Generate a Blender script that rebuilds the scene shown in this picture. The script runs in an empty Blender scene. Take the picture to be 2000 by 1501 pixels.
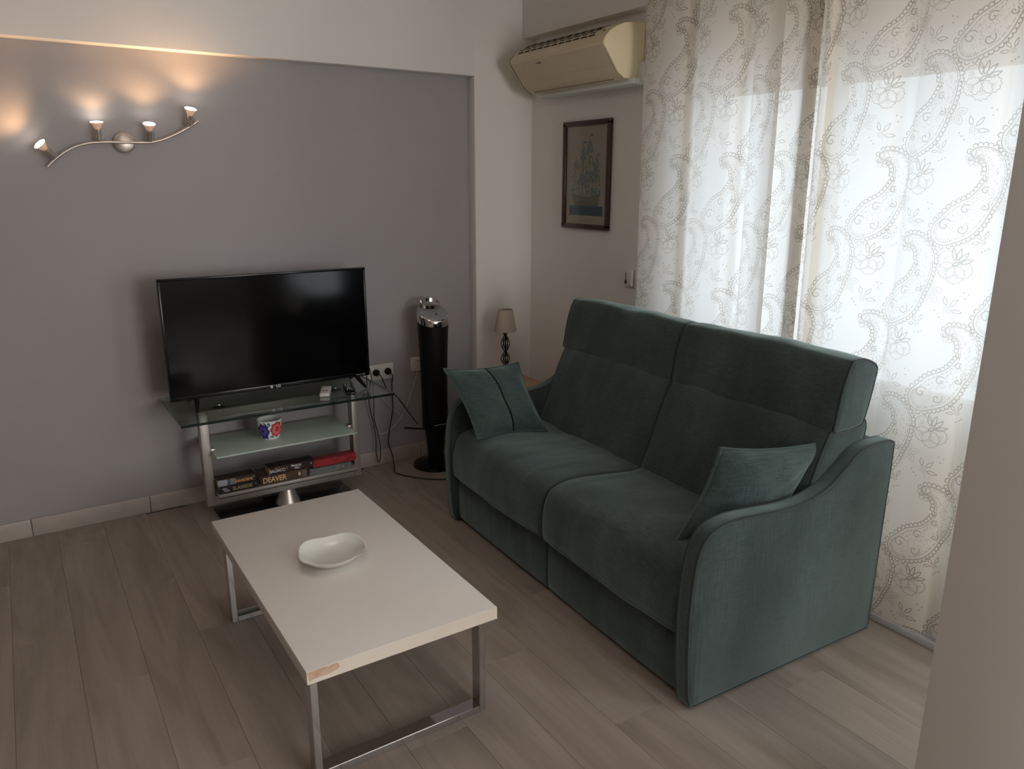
import bpy, bmesh, math, random
import numpy as np
from mathutils import Vector, Matrix
random.seed(7)
rng = np.random.default_rng(7)
scene = bpy.context.scene
COL = scene.collection
PI = math.pi
R = math.radians

# ------------------------------------------------------------------ camera
cam_data = bpy.data.cameras.new('camera')
cam = bpy.data.objects.new('camera', cam_data)
COL.objects.link(cam)
scene.camera = cam
cam_data.sensor_width = 36.0
cam_data.sensor_fit = 'HORIZONTAL'
cam_data.lens = 36.0 * 1492.44 / 2000.0
cam_data.clip_start = 0.02
PITCH, ROLL, YAW = R(14.8199), R(0.1292), R(33.1137)
cy, sy, cp, sp = math.cos(YAW), math.sin(YAW), math.cos(PITCH), math.sin(PITCH)
fwd = Vector((sy * cp, cy * cp, -sp))
right = Vector((cy, -sy, 0))
up = right.cross(fwd)
c_, s_ = math.cos(ROLL), math.sin(ROLL)
r2 = c_ * right + s_ * up
u2 = -s_ * right + c_ * up
m3 = Matrix((r2, u2, -fwd)).transposed()
cam.matrix_world = Matrix.Translation((0, 0, 1.6)) @ m3.to_4x4()

# ------------------------------------------------------------------ world, lights, exposure
world = bpy.data.worlds.new('world')
scene.world = world
world.use_nodes = True
bg = world.node_tree.nodes['Background']
bg.inputs['Color'].default_value = (0.85, 0.92, 1.0, 1)
bg.inputs['Strength'].default_value = 2.75
scene.view_settings.view_transform = 'Standard'
scene.view_settings.look = 'None'
scene.view_settings.gamma = 1.0
scene.view_settings.use_curve_mapping = False
scene.view_settings.exposure = 0.0
scene.cycles.use_denoising = True
scene.cycles.max_bounces = 10
scene.cycles.diffuse_bounces = 6
scene.cycles.transparent_max_bounces = 16
scene.cycles.caustics_reflective = False
scene.cycles.caustics_refractive = False
scene.cycles.sample_clamp_indirect = 6.0

def area_light(name, loc, rot, sx, sy_, power, color, portal=False):
    d = bpy.data.lights.new(name, 'AREA')
    d.shape = 'RECTANGLE'; d.size = sx; d.size_y = sy_
    d.energy = power; d.color = color
    if portal: d.cycles.is_portal = True
    o = bpy.data.objects.new(name, d); COL.objects.link(o)
    o.location = loc; o.rotation_euler = rot
    return o
# daylight entering through the window (portal)
area_light('window_portal', (2.955, 1.72, 1.28), (0, R(90), 0), 2.15, 1.85, 1, (1, 1, 1), portal=True)
# added fill lights: overhead, from the rear and from the side, none in view
area_light('added_ceiling_fill', (0.70, 2.05, 2.62), (0, 0, 0), 0.7, 0.7, 3.5, (1.0, 0.87, 0.78))
area_light('added_rear_fill', (1.83, -3.22, 1.50), (R(90), 0, 0), 1.5, 1.35, 72.0, (1.0, 0.93, 0.87))  # added rear fill, brightens the far walls
area_light('added_side_fill', (2.69, -0.70, 1.30), (0, R(90), 0), 1.75, 1.55, 36.0, (0.90, 0.96, 1.0))  # added side fill, brightens the near sofa arm

# ------------------------------------------------------------------ materials
def hexc(r, g, b):
    f = lambda c: ((c / 255) / 12.92) if c / 255 <= 0.04045 else (((c / 255) + 0.055) / 1.055) ** 2.4
    return (f(r), f(g), f(b), 1)

class NT:
    def __init__(s, name):
        s.m = bpy.data.materials.new(name); s.m.use_nodes = True
        s.t = s.m.node_tree; s.n = s.t.nodes; s.l = s.t.links
        s.b = s.n['Principled BSDF']; s.out = s.n['Material Output']
    def add(s, typ, **kw):
        n = s.n.new(typ)
        for k, v in kw.items(): setattr(n, k, v)
        return n
    def link(s, a, b): s.l.new(a, b)

def pbr(name, col, rough=0.5, metal=0.0, spec=0.5, **kw):
    t = NT(name)
    t.b.inputs['Base Color'].default_value = (*col[:3], 1)
    t.b.inputs['Roughness'].default_value = rough
    t.b.inputs['Metallic'].default_value = metal
    t.b.inputs['Specular IOR Level'].default_value = spec
    for k, v in kw.items():
        t.b.inputs[k.replace('_', ' ')].default_value = v
    return t

def noisy(name, c1, c2, scale=(1, 1, 1), nscale=5, rough=0.6, metal=0.0, spec=0.5, bump=0.0, bscale=200, detail=4, lo=0.3, hi=0.7, bdist=0.001, brick=None):
    t = pbr(name, c1, rough, metal, spec)
    tc = t.add('ShaderNodeTexCoord'); mp = t.add('ShaderNodeMapping')
    mp.inputs['Scale'].default_value = scale
    t.link(tc.outputs['Object'], mp.inputs['Vector'])
    nz = t.add('ShaderNodeTexNoise'); nz.inputs['Scale'].default_value = nscale; nz.inputs['Detail'].default_value = detail
    t.link(mp.outputs['Vector'], nz.inputs['Vector'])
    mr = t.add('ShaderNodeMapRange'); mr.inputs['From Min'].default_value = lo; mr.inputs['From Max'].default_value = hi
    t.link(nz.outputs['Fac'], mr.inputs['Value'])
    mx = t.add('ShaderNodeMix', data_type='RGBA')
    mx.inputs['A'].default_value = (*c1[:3], 1); mx.inputs['B'].default_value = (*c2[:3], 1)
    t.link(mr.outputs['Result'], mx.inputs['Factor'])
    t.link(mx.outputs['Result'], t.b.inputs['Base Color'])
    t.mix = mx
    if bump:
        n2 = t.add('ShaderNodeTexNoise'); n2.inputs['Scale'].default_value = bscale; n2.inputs['Detail'].default_value = 3
        t.link(tc.outputs['Object'], n2.inputs['Vector'])
        bp = t.add('ShaderNodeBump'); bp.inputs['Strength'].default_value = bump; bp.inputs['Distance'].default_value = bdist
        t.link(n2.outputs['Fac'], bp.inputs['Height']); t.link(bp.outputs['Normal'], t.b.inputs['Normal'])
    return t

M = {}
M['wall'] = noisy('wall_paint', (0.82, 0.80, 0.775), (0.80, 0.78, 0.755), nscale=2.5, rough=0.85, spec=0.25, bump=0.25, bscale=90, bdist=0.0015).m
M['wall_grey'] = noisy('wall_paint_grey', (0.395, 0.378, 0.382), (0.380, 0.363, 0.368), nscale=2.5, rough=0.8, spec=0.25, bump=0.25, bscale=90, bdist=0.0015).m
M['bounce_damper'] = noisy('darkened_unseen_wall', (0.16, 0.12, 0.09), (0.12, 0.09, 0.07), scale=(1, 1, 0.2), nscale=12, rough=0.5).m  # dark tone chosen to cut light bouncing off the unseen left wall
M['ceiling'] = pbr('ceiling_paint', (0.7, 0.68, 0.66), 0.9, spec=0.2).m
M['base'] = noisy('baseboard_tile', (0.50, 0.45, 0.41), (0.45, 0.40, 0.36), nscale=14, rough=0.4, spec=0.4).m
M['sill'] = noisy('sill_stone', (0.42, 0.41, 0.40), (0.36, 0.35, 0.35), nscale=20, rough=0.35).m

def floor_mat():
    t = pbr('laminate', (0.2, 0.17, 0.14), 0.42, spec=0.35)
    tc = t.add('ShaderNodeTexCoord'); oi = t.add('ShaderNodeObjectInfo')
    cmb = t.add('ShaderNodeCombineXYZ')
    mul = t.add('ShaderNodeMath', operation='MULTIPLY'); mul.inputs[1].default_value = 37.0
    t.link(oi.outputs['Random'], mul.inputs[0]); t.link(mul.outputs[0], cmb.inputs['X']); t.link(mul.outputs[0], cmb.inputs['Y'])
    va = t.add('ShaderNodeVectorMath', operation='ADD')
    t.link(tc.outputs['Object'], va.inputs[0]); t.link(cmb.outputs[0], va.inputs[1])
    mp = t.add('ShaderNodeMapping'); mp.inputs['Scale'].default_value = (7.0, 0.75, 1)
    t.link(va.outputs[0], mp.inputs['Vector'])
    n1 = t.add('ShaderNodeTexNoise'); n1.inputs['Scale'].default_value = 1.7; n1.inputs['Detail'].default_value = 5; n1.inputs['Distortion'].default_value = 0.9
    t.link(mp.outputs[0], n1.inputs['Vector'])
    cr = t.add('ShaderNodeValToRGB')
    e = cr.color_ramp.elements
    e[0].position = 0.30; e[0].color = (0.262, 0.216, 0.179, 1)
    e[1].position = 0.68; e[1].color = (0.368, 0.312, 0.268, 1)
    k = cr.color_ramp.elements.new(0.48); k.color = (0.318, 0.266, 0.225, 1)
    t.link(n1.outputs['Fac'], cr.inputs['Fac'])
    mp2 = t.add('ShaderNodeMapping'); mp2.inputs['Scale'].default_value = (110.0, 4.0, 1)
    t.link(va.outputs[0], mp2.inputs['Vector'])
    n2 = t.add('ShaderNodeTexNoise'); n2.inputs['Scale'].default_value = 1.0; n2.inputs['Detail'].default_value = 3
    t.link(mp2.outputs[0], n2.inputs['Vector'])
    mr = t.add('ShaderNodeMapRange'); mr.inputs['From Min'].default_value = 0.3; mr.inputs['From Max'].default_value = 0.7
    mr.inputs['To Min'].default_value = 0.95; mr.inputs['To Max'].default_value = 1.04
    t.link(n2.outputs['Fac'], mr.inputs['Value'])
    mr2 = t.add('ShaderNodeMapRange'); mr2.inputs['To Min'].default_value = 0.965; mr2.inputs['To Max'].default_value = 1.035
    t.link(oi.outputs['Random'], mr2.inputs['Value'])
    mm = t.add('ShaderNodeMath', operation='MULTIPLY'); t.link(mr.outputs[0], mm.inputs[0]); t.link(mr2.outputs[0], mm.inputs[1])
    vs = t.add('ShaderNodeVectorMath', operation='SCALE')
    t.link(cr.outputs['Color'], vs.inputs[0]); t.link(mm.outputs[0], vs.inputs['Scale'])
    t.link(vs.outputs[0], t.b.inputs['Base Color'])
    bp = t.add('ShaderNodeBump'); bp.inputs['Strength'].default_value = 0.15; bp.inputs['Distance'].default_value = 0.0005
    t.link(n2.outputs['Fac'], bp.inputs['Height']); t.link(bp.outputs['Normal'], t.b.inputs['Normal'])
    return t.m
M['floor'] = floor_mat()
M['subfloor'] = pbr('floor_joint', (0.17, 0.14, 0.115), 0.8).m

def velvet(name, c1, c2, sheen=0.8):
    t = noisy(name, c1, c2, scale=(1, 1, 0.6), nscale=3.6, rough=0.85, spec=0.15, detail=5, lo=0.32, hi=0.68)
    t.b.inputs['Sheen Weight'].default_value = sheen
    t.b.inputs['Sheen Roughness'].default_value = 0.45
    t.b.inputs['Sheen Tint'].default_value = (0.62, 0.80, 0.78, 1)
    tc = t.add('ShaderNodeTexCoord')
    # fine woven streaks along and across
    outs = []
    for sc in ((260, 260, 14), (20, 20, 300)):
        mp = t.add('ShaderNodeMapping'); mp.inputs['Scale'].default_value = sc
        t.link(tc.outputs['Object'], mp.inputs['Vector'])
        n = t.add('ShaderNodeTexNoise'); n.inputs['Scale'].default_value = 1.0; n.inputs['Detail'].default_value = 2
        t.link(mp.outputs[0], n.inputs['Vector']); outs.append(n.outputs['Fac'])
    ad = t.add('ShaderNodeMath', operation='ADD'); t.link(outs[0], ad.inputs[0]); t.link(outs[1], ad.inputs[1])
    mr = t.add('ShaderNodeMapRange'); mr.inputs['From Min'].default_value = 0.7; mr.inputs['From Max'].default_value = 1.3
    mr.inputs['To Min'].default_value = 0.72; mr.inputs['To Max'].default_value = 1.3
    t.link(ad.outputs[0], mr.inputs['Value'])
    vs = t.add('ShaderNodeVectorMath', operation='SCALE')
    t.link(t.mix.outputs['Result'], vs.inputs[0]); t.link(mr.outputs[0], vs.inputs['Scale'])
    t.link(vs.outputs[0], t.b.inputs['Base Color'])
    bp = t.add('ShaderNodeBump'); bp.inputs['Strength'].default_value = 0.35; bp.inputs['Distance'].default_value = 0.0012
    t.link(ad.outputs[0], bp.inputs['Height'])
    # broad soft wrinkles
    mp = t.add('ShaderNodeMapping'); mp.inputs['Scale'].default_value = (2.2, 5.5, 1.6)
    t.link(tc.outputs['Object'], mp.inputs['Vector'])
    n = t.add('ShaderNodeTexNoise'); n.inputs['Scale'].default_value = 1.6; n.inputs['Detail'].default_value = 1; n.inputs['Distortion'].default_value = 0.2
    t.link(mp.outputs[0], n.inputs['Vector'])
    bp2 = t.add('ShaderNodeBump'); bp2.inputs['Strength'].default_value = 0.35; bp2.inputs['Distance'].default_value = 0.022
    t.link(n.outputs['Fac'], bp2.inputs['Height']); t.link(bp2.outputs['Normal'], bp.inputs['Normal'])
    t.link(bp.outputs['Normal'], t.b.inputs['Normal'])
    return t.m
M['velvet'] = velvet('green_velvet', (0.028, 0.040, 0.038), (0.062, 0.084, 0.081))
M['velvet_pillow'] = velvet('green_velvet_pillow', (0.045, 0.068, 0.065), (0.066, 0.094, 0.089))
M['piping'] = pbr('piping_cord', (0.022, 0.034, 0.034), 0.8, spec=0.2, Sheen_Weight=0.3).m
M['seam_dark'] = pbr('dark_seam_thread', (0.010, 0.014, 0.014), 0.9, spec=0.1).m  # dark thread along the cushion's centre seam
M['white_lacquer'] = noisy('white_lacquer', (0.78, 0.74, 0.70), (0.76, 0.72, 0.68), nscale=4, rough=0.38, spec=0.45).m
M['edge_lacquer'] = noisy('edge_band', (0.74, 0.66, 0.57), (0.76, 0.69, 0.61), nscale=12, rough=0.4, spec=0.4).m
M['chip'] = noisy('bare_chipboard', (0.52, 0.34, 0.24), (0.66, 0.48, 0.36), nscale=60, rough=0.9, spec=0.1).m
M['chrome'] = pbr('chrome', (0.62, 0.61, 0.61), 0.07, 1.0).m
M['steel'] = noisy('brushed_steel', (0.44, 0.41, 0.38), (0.38, 0.355, 0.33), scale=(1, 1, 40), nscale=12, rough=0.40, metal=0.5).m
M['nickel'] = noisy('satin_nickel', (0.62, 0.55, 0.49), (0.55, 0.49, 0.44), nscale=30, rough=0.35, metal=0.75).m
M['ceramic'] = pbr('white_ceramic', (0.74, 0.76, 0.72), 0.16, spec=0.6).m
M['black_gloss'] = pbr('black_gloss_plastic', (0.004, 0.004, 0.004), 0.2, spec=0.3).m
M['black_matte'] = pbr('black_matte_plastic', (0.005, 0.005, 0.0055), 0.45, spec=0.25).m
M['screen'] = pbr('tv_screen', (0.002, 0.002, 0.002), 0.10, spec=0.16).m
M['grey_plastic'] = pbr('silver_plastic', (0.33, 0.34, 0.35), 0.35, 0.4).m
M['white_plastic'] = pbr('white_plastic', (0.72, 0.70, 0.67), 0.4, spec=0.4).m
M['dark_hole'] = pbr('dark_recess', (0.02, 0.018, 0.016), 0.7).m
M['ac_cream'] = noisy('aged_cream_plastic', (0.70, 0.60, 0.42), (0.66, 0.56, 0.38), nscale=3, rough=0.42, spec=0.4).m
M['ac_side'] = pbr('aged_cream_plastic_end', (0.80, 0.70, 0.46), 0.45, spec=0.4).m
M['ac_white'] = pbr('ac_white_plastic', (0.72, 0.76, 0.72), 0.45).m
M['frame_wood'] = noisy('dark_mahogany', (0.060, 0.022, 0.016), (0.035, 0.014, 0.011), scale=(1, 1, 8), nscale=20, rough=0.3, spec=0.5).m
M['lamp_iron'] = pbr('wrought_iron', (0.012, 0.011, 0.010), 0.5, 0.3).m
M['light_wood'] = noisy('light_wood', (0.60, 0.38, 0.20), (0.50, 0.30, 0.15), scale=(1, 8, 1), nscale=8, rough=0.45).m
M['cable_black'] = pbr('black_cable', (0.008, 0.007, 0.007), 0.5).m
M['cable_white'] = pbr('white_cable', (0.62, 0.58, 0.55), 0.5).m
M['base_black'] = pbr('black_base_plate', (0.010, 0.009, 0.009), 0.22, spec=0.5).m
M['mark_white'] = pbr('printed_white', (0.75, 0.75, 0.74), 0.5).m
M['mark_grey'] = pbr('printed_grey', (0.3, 0.3, 0.3), 0.5).m
M['mark_brown'] = pbr('printed_brown', (0.05, 0.03, 0.02), 0.5).m
M['blue_dot'] = pbr('blue_indicator', (0.02, 0.02, 0.25), 0.4).m
M['paper'] = noisy('book_paper', (0.52, 0.44, 0.33), (0.40, 0.33, 0.24), scale=(1, 1, 60), nscale=10, rough=0.9).m
M['shade'] = None

def thin_glass(name, tint, refl=0.10, rough=0.01):
    t = NT(name)
    t.n.remove(t.b)
    tr = t.add('ShaderNodeBsdfTransparent'); tr.inputs['Color'].default_value = (*tint, 1)
    gl = t.add('ShaderNodeBsdfGlossy'); gl.inputs['Roughness'].default_value = rough
    gl.inputs['Color'].default_value = (0.9, 0.95, 0.92, 1)
    fr = t.add('ShaderNodeLayerWeight'); fr.inputs['Blend'].default_value = 0.5
    pw = t.add('ShaderNodeMath', operation='POWER'); pw.inputs[1].default_value = 4.5
    t.link(fr.outputs['Facing'], pw.inputs[0])
    mx = t.add('ShaderNodeMixShader')
    ml = t.add('ShaderNodeMath', operation='MULTIPLY_ADD'); ml.inputs[1].default_value = 1.0 - refl; ml.inputs[2].default_value = refl
    t.link(pw.outputs[0], ml.inputs[0])
    t.link(ml.outputs[0], mx.inputs['Fac']); t.link(tr.outputs[0], mx.inputs[1]); t.link(gl.outputs[0], mx.inputs[2])
    t.link(mx.outputs[0], t.out.inputs['Surface'])
    return t.m
M['glass_top'] = thin_glass('green_tinted_glass', (0.88, 0.93, 0.90), 0.13)
M['pane'] = thin_glass('window_glass', (0.96, 0.98, 0.98), 0.04)
M['glass_edge'] = pbr('glass_edge', (0.012, 0.022, 0.018), 0.1, spec=0.6).m
M['picture_glass'] = thin_glass('picture_glass', (0.97, 0.97, 0.97), 0.04, 0.05)
M['frosted'] = pbr('frosted_glass', (0.50, 0.60, 0.54), 0.28, spec=0.5).m

def shade_mat():
    t = NT('lamp_shade_fabric'); t.n.remove(t.b)
    d = t.add('ShaderNodeBsdfDiffuse'); d.inputs['Color'].default_value = (0.74, 0.66, 0.55, 1)
    tl = t.add('ShaderNodeBsdfTranslucent'); tl.inputs['Color'].default_value = (0.74, 0.64, 0.52, 1)
    mx = t.add('ShaderNodeMixShader'); mx.inputs['Fac'].default_value = 0.35
    t.link(d.outputs[0], mx.inputs[1]); t.link(tl.outputs[0], mx.inputs[2]); t.link(mx.outputs[0], t.out.inputs['Surface'])
    return t.m
M['shade'] = shade_mat()
def transl(name, dc, tc, f):
    t = NT(name); t.n.remove(t.b)
    d = t.add('ShaderNodeBsdfDiffuse'); d.inputs['Color'].default_value = (*dc, 1)
    tl = t.add('ShaderNodeBsdfTranslucent'); tl.inputs['Color'].default_value = (*tc, 1)
    mx = t.add('ShaderNodeMixShader'); mx.inputs['Fac'].default_value = f
    t.link(d.outputs[0], mx.inputs[1]); t.link(tl.outputs[0], mx.inputs[2]); t.link(mx.outputs[0], t.out.inputs['Surface'])
    return t.m
M['upper_filter'] = transl('added_upper_filter', (0.80, 0.72, 0.60), (0.80, 0.66, 0.50), 0.42)  # unseen filter, added to backlight the top of the curtain
M['lower_filter'] = transl('added_lower_filter', (0.80, 0.80, 0.78), (0.86, 0.84, 0.80), 0.40)  # unseen filter, added to backlight the curtain below the glazing
def emit(name, col, s):
    t = NT(name); t.n.remove(t.b)
    e = t.add('ShaderNodeEmission'); e.inputs['Color'].default_value = (*col, 1); e.inputs['Strength'].default_value = s
    t.link(e.outputs[0], t.out.inputs['Surface']); return t.m
M['bulb'] = emit('bulb_face', (1.0, 0.86, 0.74), 22.0)
M['bulb_glass'] = pbr('reflector_bulb_glass', (0.75, 0.62, 0.52), 0.2, Emission_Strength=0.25, Emission_Color=(1.0, 0.5, 0.25, 1)).m
M['fill_lamp_glow'] = emit('added_lamp_glow', (1.0, 0.85, 0.7), 3.0)  # glow of the added overhead fill lamp

# ------------------------------------------------------------------ generic line-art rasteriser (for printed cloth and prints)
class Raster:
    def __init__(s, w, h, ppm, tile=True, ch=1):
        s.w, s.h, s.p, s.tile = w, h, ppm, tile
        s.W, s.H = int(round(w * ppm)), int(round(h * ppm))
        s.a = np.zeros((s.H, s.W), np.float32)
    def stroke(s, pts, width, val=1.0):
        p = s.p
        for (x0, y0), (x1, y1) in zip(pts[:-1], pts[1:]):
            ax, ay, bx, by = x0 * p, y0 * p, x1 * p, y1 * p
            r = width * p * 0.5 + 1
            X0, X1 = int(math.floor(min(ax, bx) - r)), int(math.ceil(max(ax, bx) + r))
            Y0, Y1 = int(math.floor(min(ay, by) - r)), int(math.ceil(max(ay, by) + r))
            xs = np.arange(X0, X1 + 1); ys = np.arange(Y0, Y1 + 1)
            gx, gy = np.meshgrid(xs + 0.5, ys + 0.5)
            dx, dy = bx - ax, by - ay
            L = dx * dx + dy * dy + 1e-9
            t = np.clip(((gx - ax) * dx + (gy - ay) * dy) / L, 0, 1)
            d = np.hypot(gx - ax - t * dx, gy - ay - t * dy)
            v = np.clip(width * p * 0.5 + 0.5 - d, 0, 1) * val
            if s.tile:
                ix = np.ix_(ys % s.H, xs % s.W)
            else:
                ky = (ys >= 0) & (ys < s.H); kx = (xs >= 0) & (xs < s.W)
                if not ky.any() or not kx.any(): continue
                ys, xs = ys[ky], xs[kx]; v = v[ky][:, kx]
                ix = np.ix_(ys, xs)
            s.a[ix] = np.maximum(s.a[ix], v)
def circ(cx, cy_, r, n=12, a0=0, a1=2 * PI, ry=None):
    ry = ry or r
    return [(cx + r * math.cos(a0 + (a1 - a0) * i / n), cy_ + ry * math.sin(a0 + (a1 - a0) * i / n)) for i in range(n + 1)]
def leaf(cx, cy_, L, W, ang, n=8):
    o = []
    for i in range(n + 1):
        t = i / n; o.append((t * L, W * math.sin(PI * t) ** 0.8 * (1.15 - 0.5 * t)))
    for i in range(n - 1, -1, -1):
        t = i / n; o.append((t * L, -W * math.sin(PI * t) ** 0.8 * (1.15 - 0.5 * t)))
    ca, sa = math.cos(ang), math.sin(ang)
    return [(cx + x * ca - y * sa, cy_ + x * sa + y * ca) for x, y in o]

def paisley(rs, cx, cy_, S, flip=1, ang=0.0, val=1.0, lw=0.0026):
    # fat bulb at the lower left, body rising to the right, tip hooking over to the left
    N = 60
    x, y, h = 0.0, 0.0, R(38)
    P = []
    for i in range(N):
        t = i / (N - 1)
        if t < 0.62: w = 0.215 * (0.80 + 0.20 * math.sin(PI * min(1, t / 0.35))) * (1 - 0.42 * max(0, (t - 0.15) / 0.47))
        else: w = 0.215 * 0.58 * (1 - (t - 0.62) / 0.38 * 0.55)
        P.append((x, y, h, w))
        h += 0.012 + 0.030 * t + 0.125 * max(0, t - 0.40) ** 1.1
        st = 1.45 / N * (1 - 0.25 * t)
        x += math.cos(h) * st; y += math.sin(h) * st
    ca, sa = math.cos(ang), math.sin(ang)
    def T(px, py):
        px *= flip
        return (cx + S * (px * ca - py * sa), cy_ + S * (px * sa + py * ca))
    def outline(off):
        L_ = [(px - w * off * math.sin(hh), py + w * off * math.cos(hh)) for px, py, hh, w in P]
        R_ = [(px + w * off * math.sin(hh), py - w * off * math.cos(hh)) for px, py, hh, w in P]
        px, py, hh, w = P[0]
        back = [(px + w * off * math.cos(hh + PI / 2 + PI * i / 14), py + w * off * math.sin(hh + PI / 2 + PI * i / 14)) for i in range(1, 14)]
        px, py, hh, w = P[-1]
        tip = [(px + w * off * math.cos(hh - PI / 2 + PI * i / 8), py + w * off * math.sin(hh - PI / 2 + PI * i / 8)) for i in range(1, 8)]
        return back + R_ + tip + L_[::-1] + [back[0]]
    o1 = outline(1.0)
    rs.stroke([T(*p) for p in o1], lw, val)
    o2 = outline(0.78)
    acc = 0
    for a, b in zip(o2[:-1], o2[1:]):      # dashed inner line
        acc += 1
        if acc % 3: rs.stroke([T(*a), T(*b)], lw * 0.9, 0.75 * val)
    acc = 0.0
    for a, b in zip(o1[:-1], o1[1:]):
        dx, dy = b[0] - a[0], b[1] - a[1]; L = math.hypot(dx, dy); acc += L
        if acc > 0.050 and L > 1e-6:
            acc = 0
            nx, ny = dy / L, -dx / L           # travel is counter-clockwise, outward is to the right
            c = (b[0] + nx * 0.022, b[1] + ny * 0.022); a0 = math.atan2(ny, nx)
            rs.stroke([T(*p) for p in circ(c[0], c[1], 0.027, 7, a0 - 1.75, a0 + 1.75)], lw, val)
    for k, rr, sg in ((1, 0.085, 1), (7, 0.075, -1), (14, 0.065, 1), (21, 0.05, -1), (28, 0.045, 1)):
        px, py, hh, w = P[k]
        px += sg * 0.4 * w * -math.sin(hh); py += sg * 0.4 * w * math.cos(hh)
        sp_ = [(px + rr * (1 - i / 17) * math.cos(hh + sg * i * 0.45), py + rr * (1 - i / 17) * math.sin(hh + sg * i * 0.45)) for i in range(16)]
        rs.stroke([T(*p) for p in sp_], lw * 1.1, 0.95 * val)
    for k in (-6, -4, -2, 0, 2): # rosette under the hook
        pass
    hx, hy = P[-1][0], P[-1][1]
    for i in range(6):
        a = 2 * PI * i / 6
        rs.stroke([T(*p) for p in circ(hx + 0.06 * math.cos(a), hy - 0.05 + 0.06 * math.sin(a), 0.04, 7)], lw * 0.8, 0.7 * val)
    r0 = random.Random(3)
    for k in range(0, 56):
        px, py, hh, w = P[k]
        for j in range(4 if k < 30 else 2):
            o = (r0.random() * 2 - 1) * 0.70 * w
            q = T(px - o * math.sin(hh), py + o * math.cos(hh))
            a_ = r0.random() * 3
            rs.stroke([q, (q[0] + 0.0035 * math.cos(a_), q[1] + 0.0035 * math.sin(a_))], lw * 0.75, 0.55 * val)
    for k in range(-8, 9):
        a = k * 0.19 + R(218)
        c = T(0.10 * math.cos(a), 0.10 * math.sin(a)); d = T(0.15 * math.cos(a), 0.15 * math.sin(a))
        rs.stroke([c, d], lw * 0.8, 0.6 * val)

def flower_head(rs, cx, cy_, S, flip=1, val=1.0, lw=0.0025):
    rs.stroke(leaf(cx - flip * 0.09 * S, cy_ - 0.04 * S, 0.24 * S, 0.06 * S, R(35) if flip > 0 else R(145)), lw, val)
    for a in (20, 48, 76, 104):
        aa = R(a if flip > 0 else 180 - a)
        rs.stroke(leaf(cx + 0.16 * S * math.cos(aa), cy_ + 0.16 * S * math.sin(aa), 0.42 * S, 0.075 * S, aa), lw, val)
    for a, rr in ((150, 0.27), (215, 0.24), (275, 0.27), (330, 0.24)):
        aa = R(a if flip > 0 else 180 - a)
        c = (cx + 0.34 * S * math.cos(aa), cy_ + 0.34 * S * math.sin(aa))
        for i in range(12):
            b = 2 * PI * i / 12
            q = circ(c[0] + rr * S * math.cos(b), c[1] + rr * S * math.sin(b), 0.055 * S, 4, b - 1.4, b + 1.4)
            rs.stroke(q, lw * 0.85, 0.75 * val)
        for b in (0, 1, 2, 3, 4):
            aa2 = aa - 0.9 + 0.45 * b
            rs.stroke([(c[0], c[1]), (c[0] + 0.15 * S * math.cos(aa2), c[1] + 0.15 * S * math.sin(aa2))], lw * 0.7, 0.45 * val)

def sprig(rs, cx, cy_, S, ang, val=1.0, lw=0.0024):
    for a, L in ((ang, 1.0), (ang + 1.0, 0.9), (ang - 1.0, 1.05)):
        rs.stroke(leaf(cx + 0.45 * S * math.cos(a), cy_ + 0.45 * S * math.sin(a), L * S, 0.2 * S, a), lw, val)
    for i in range(5):
        b = 2 * PI * i / 5
        rs.stroke(circ(cx + 0.25 * S * math.cos(b), cy_ + 0.25 * S * math.sin(b), 0.13 * S, 6), lw * 0.7, 0.6 * val)
    for dx, dy in ((-1.0, -0.5), (-1.25, -0.15), (-0.75, -0.85)):
        ca, sa = math.cos(ang - 0.8), math.sin(ang - 0.8)
        p = (cx + S * (dx * ca - dy * sa), cy_ + S * (dx * sa + dy * ca))
        rs.stroke([p, (p[0] + 0.0003, p[1])], 0.0052, 0.85 * val)

def star_flower(rs, cx, cy_, S, val=0.6):
    for i in range(5):
        a = 2 * PI * i / 5 + 0.3
        rs.stroke(leaf(cx + 0.15 * S * math.cos(a), cy_ + 0.15 * S * math.sin(a), 0.85 * S, 0.3 * S, a), 0.0024, val)
        rs.stroke(leaf(cx + 0.3 * S * math.cos(a), cy_ + 0.3 * S * math.sin(a), 0.4 * S, 0.1 * S, a), 0.0030, val * 0.9)
    rs.stroke(circ(cx, cy_, 0.06 * S, 6), 0.002, val)
    rs.stroke([(cx + 0.9 * S, cy_ - 0.5 * S), (cx + 1.5 * S, cy_ - 0.9 * S), (cx + 1.9 * S, cy_ - 1.6 * S)], 0.0026, val * 0.45)
    rs.stroke(circ(cx + 1.9 * S, cy_ - 1.7 * S, 0.25 * S, 7), 0.002, val * 0.7)

TW, TH = 0.33, 0.56
def cloth_print():
    rs = Raster(TW, TH, 2000)
    paisley(rs, 0.055, 0.050, 0.265, ang=0.02, lw=0.0030)
    paisley(rs, 0.215, 0.330, 0.265, ang=-0.08, lw=0.0030)
    flower_head(rs, 0.262, 0.225, 0.094, lw=0.0030)
    flower_head(rs, 0.100, 0.505, 0.094, lw=0.0030)
    sprig(rs, 0.255, 0.080, 0.032, R(50)); sprig(rs, 0.090, 0.360, 0.032, R(55))
    sprig(rs, 0.165, 0.020, 0.024, R(125), 0.9); sprig(rs, 0.003, 0.300, 0.024, R(130), 0.9)
    star_flower(rs, 0.195, 0.130, 0.040, 0.55); star_flower(rs, 0.035, 0.420, 0.040, 0.55)
    for x, y in ((0.30, 0.14), (0.315, 0.135), (0.307, 0.12), (0.145, 0.42), (0.16, 0.415), (0.15, 0.40), (0.02, 0.28), (0.18, 0.29)):
        rs.stroke([(x, y), (x + 0.0003, y)], 0.0052, 0.8)
    return rs.a

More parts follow.
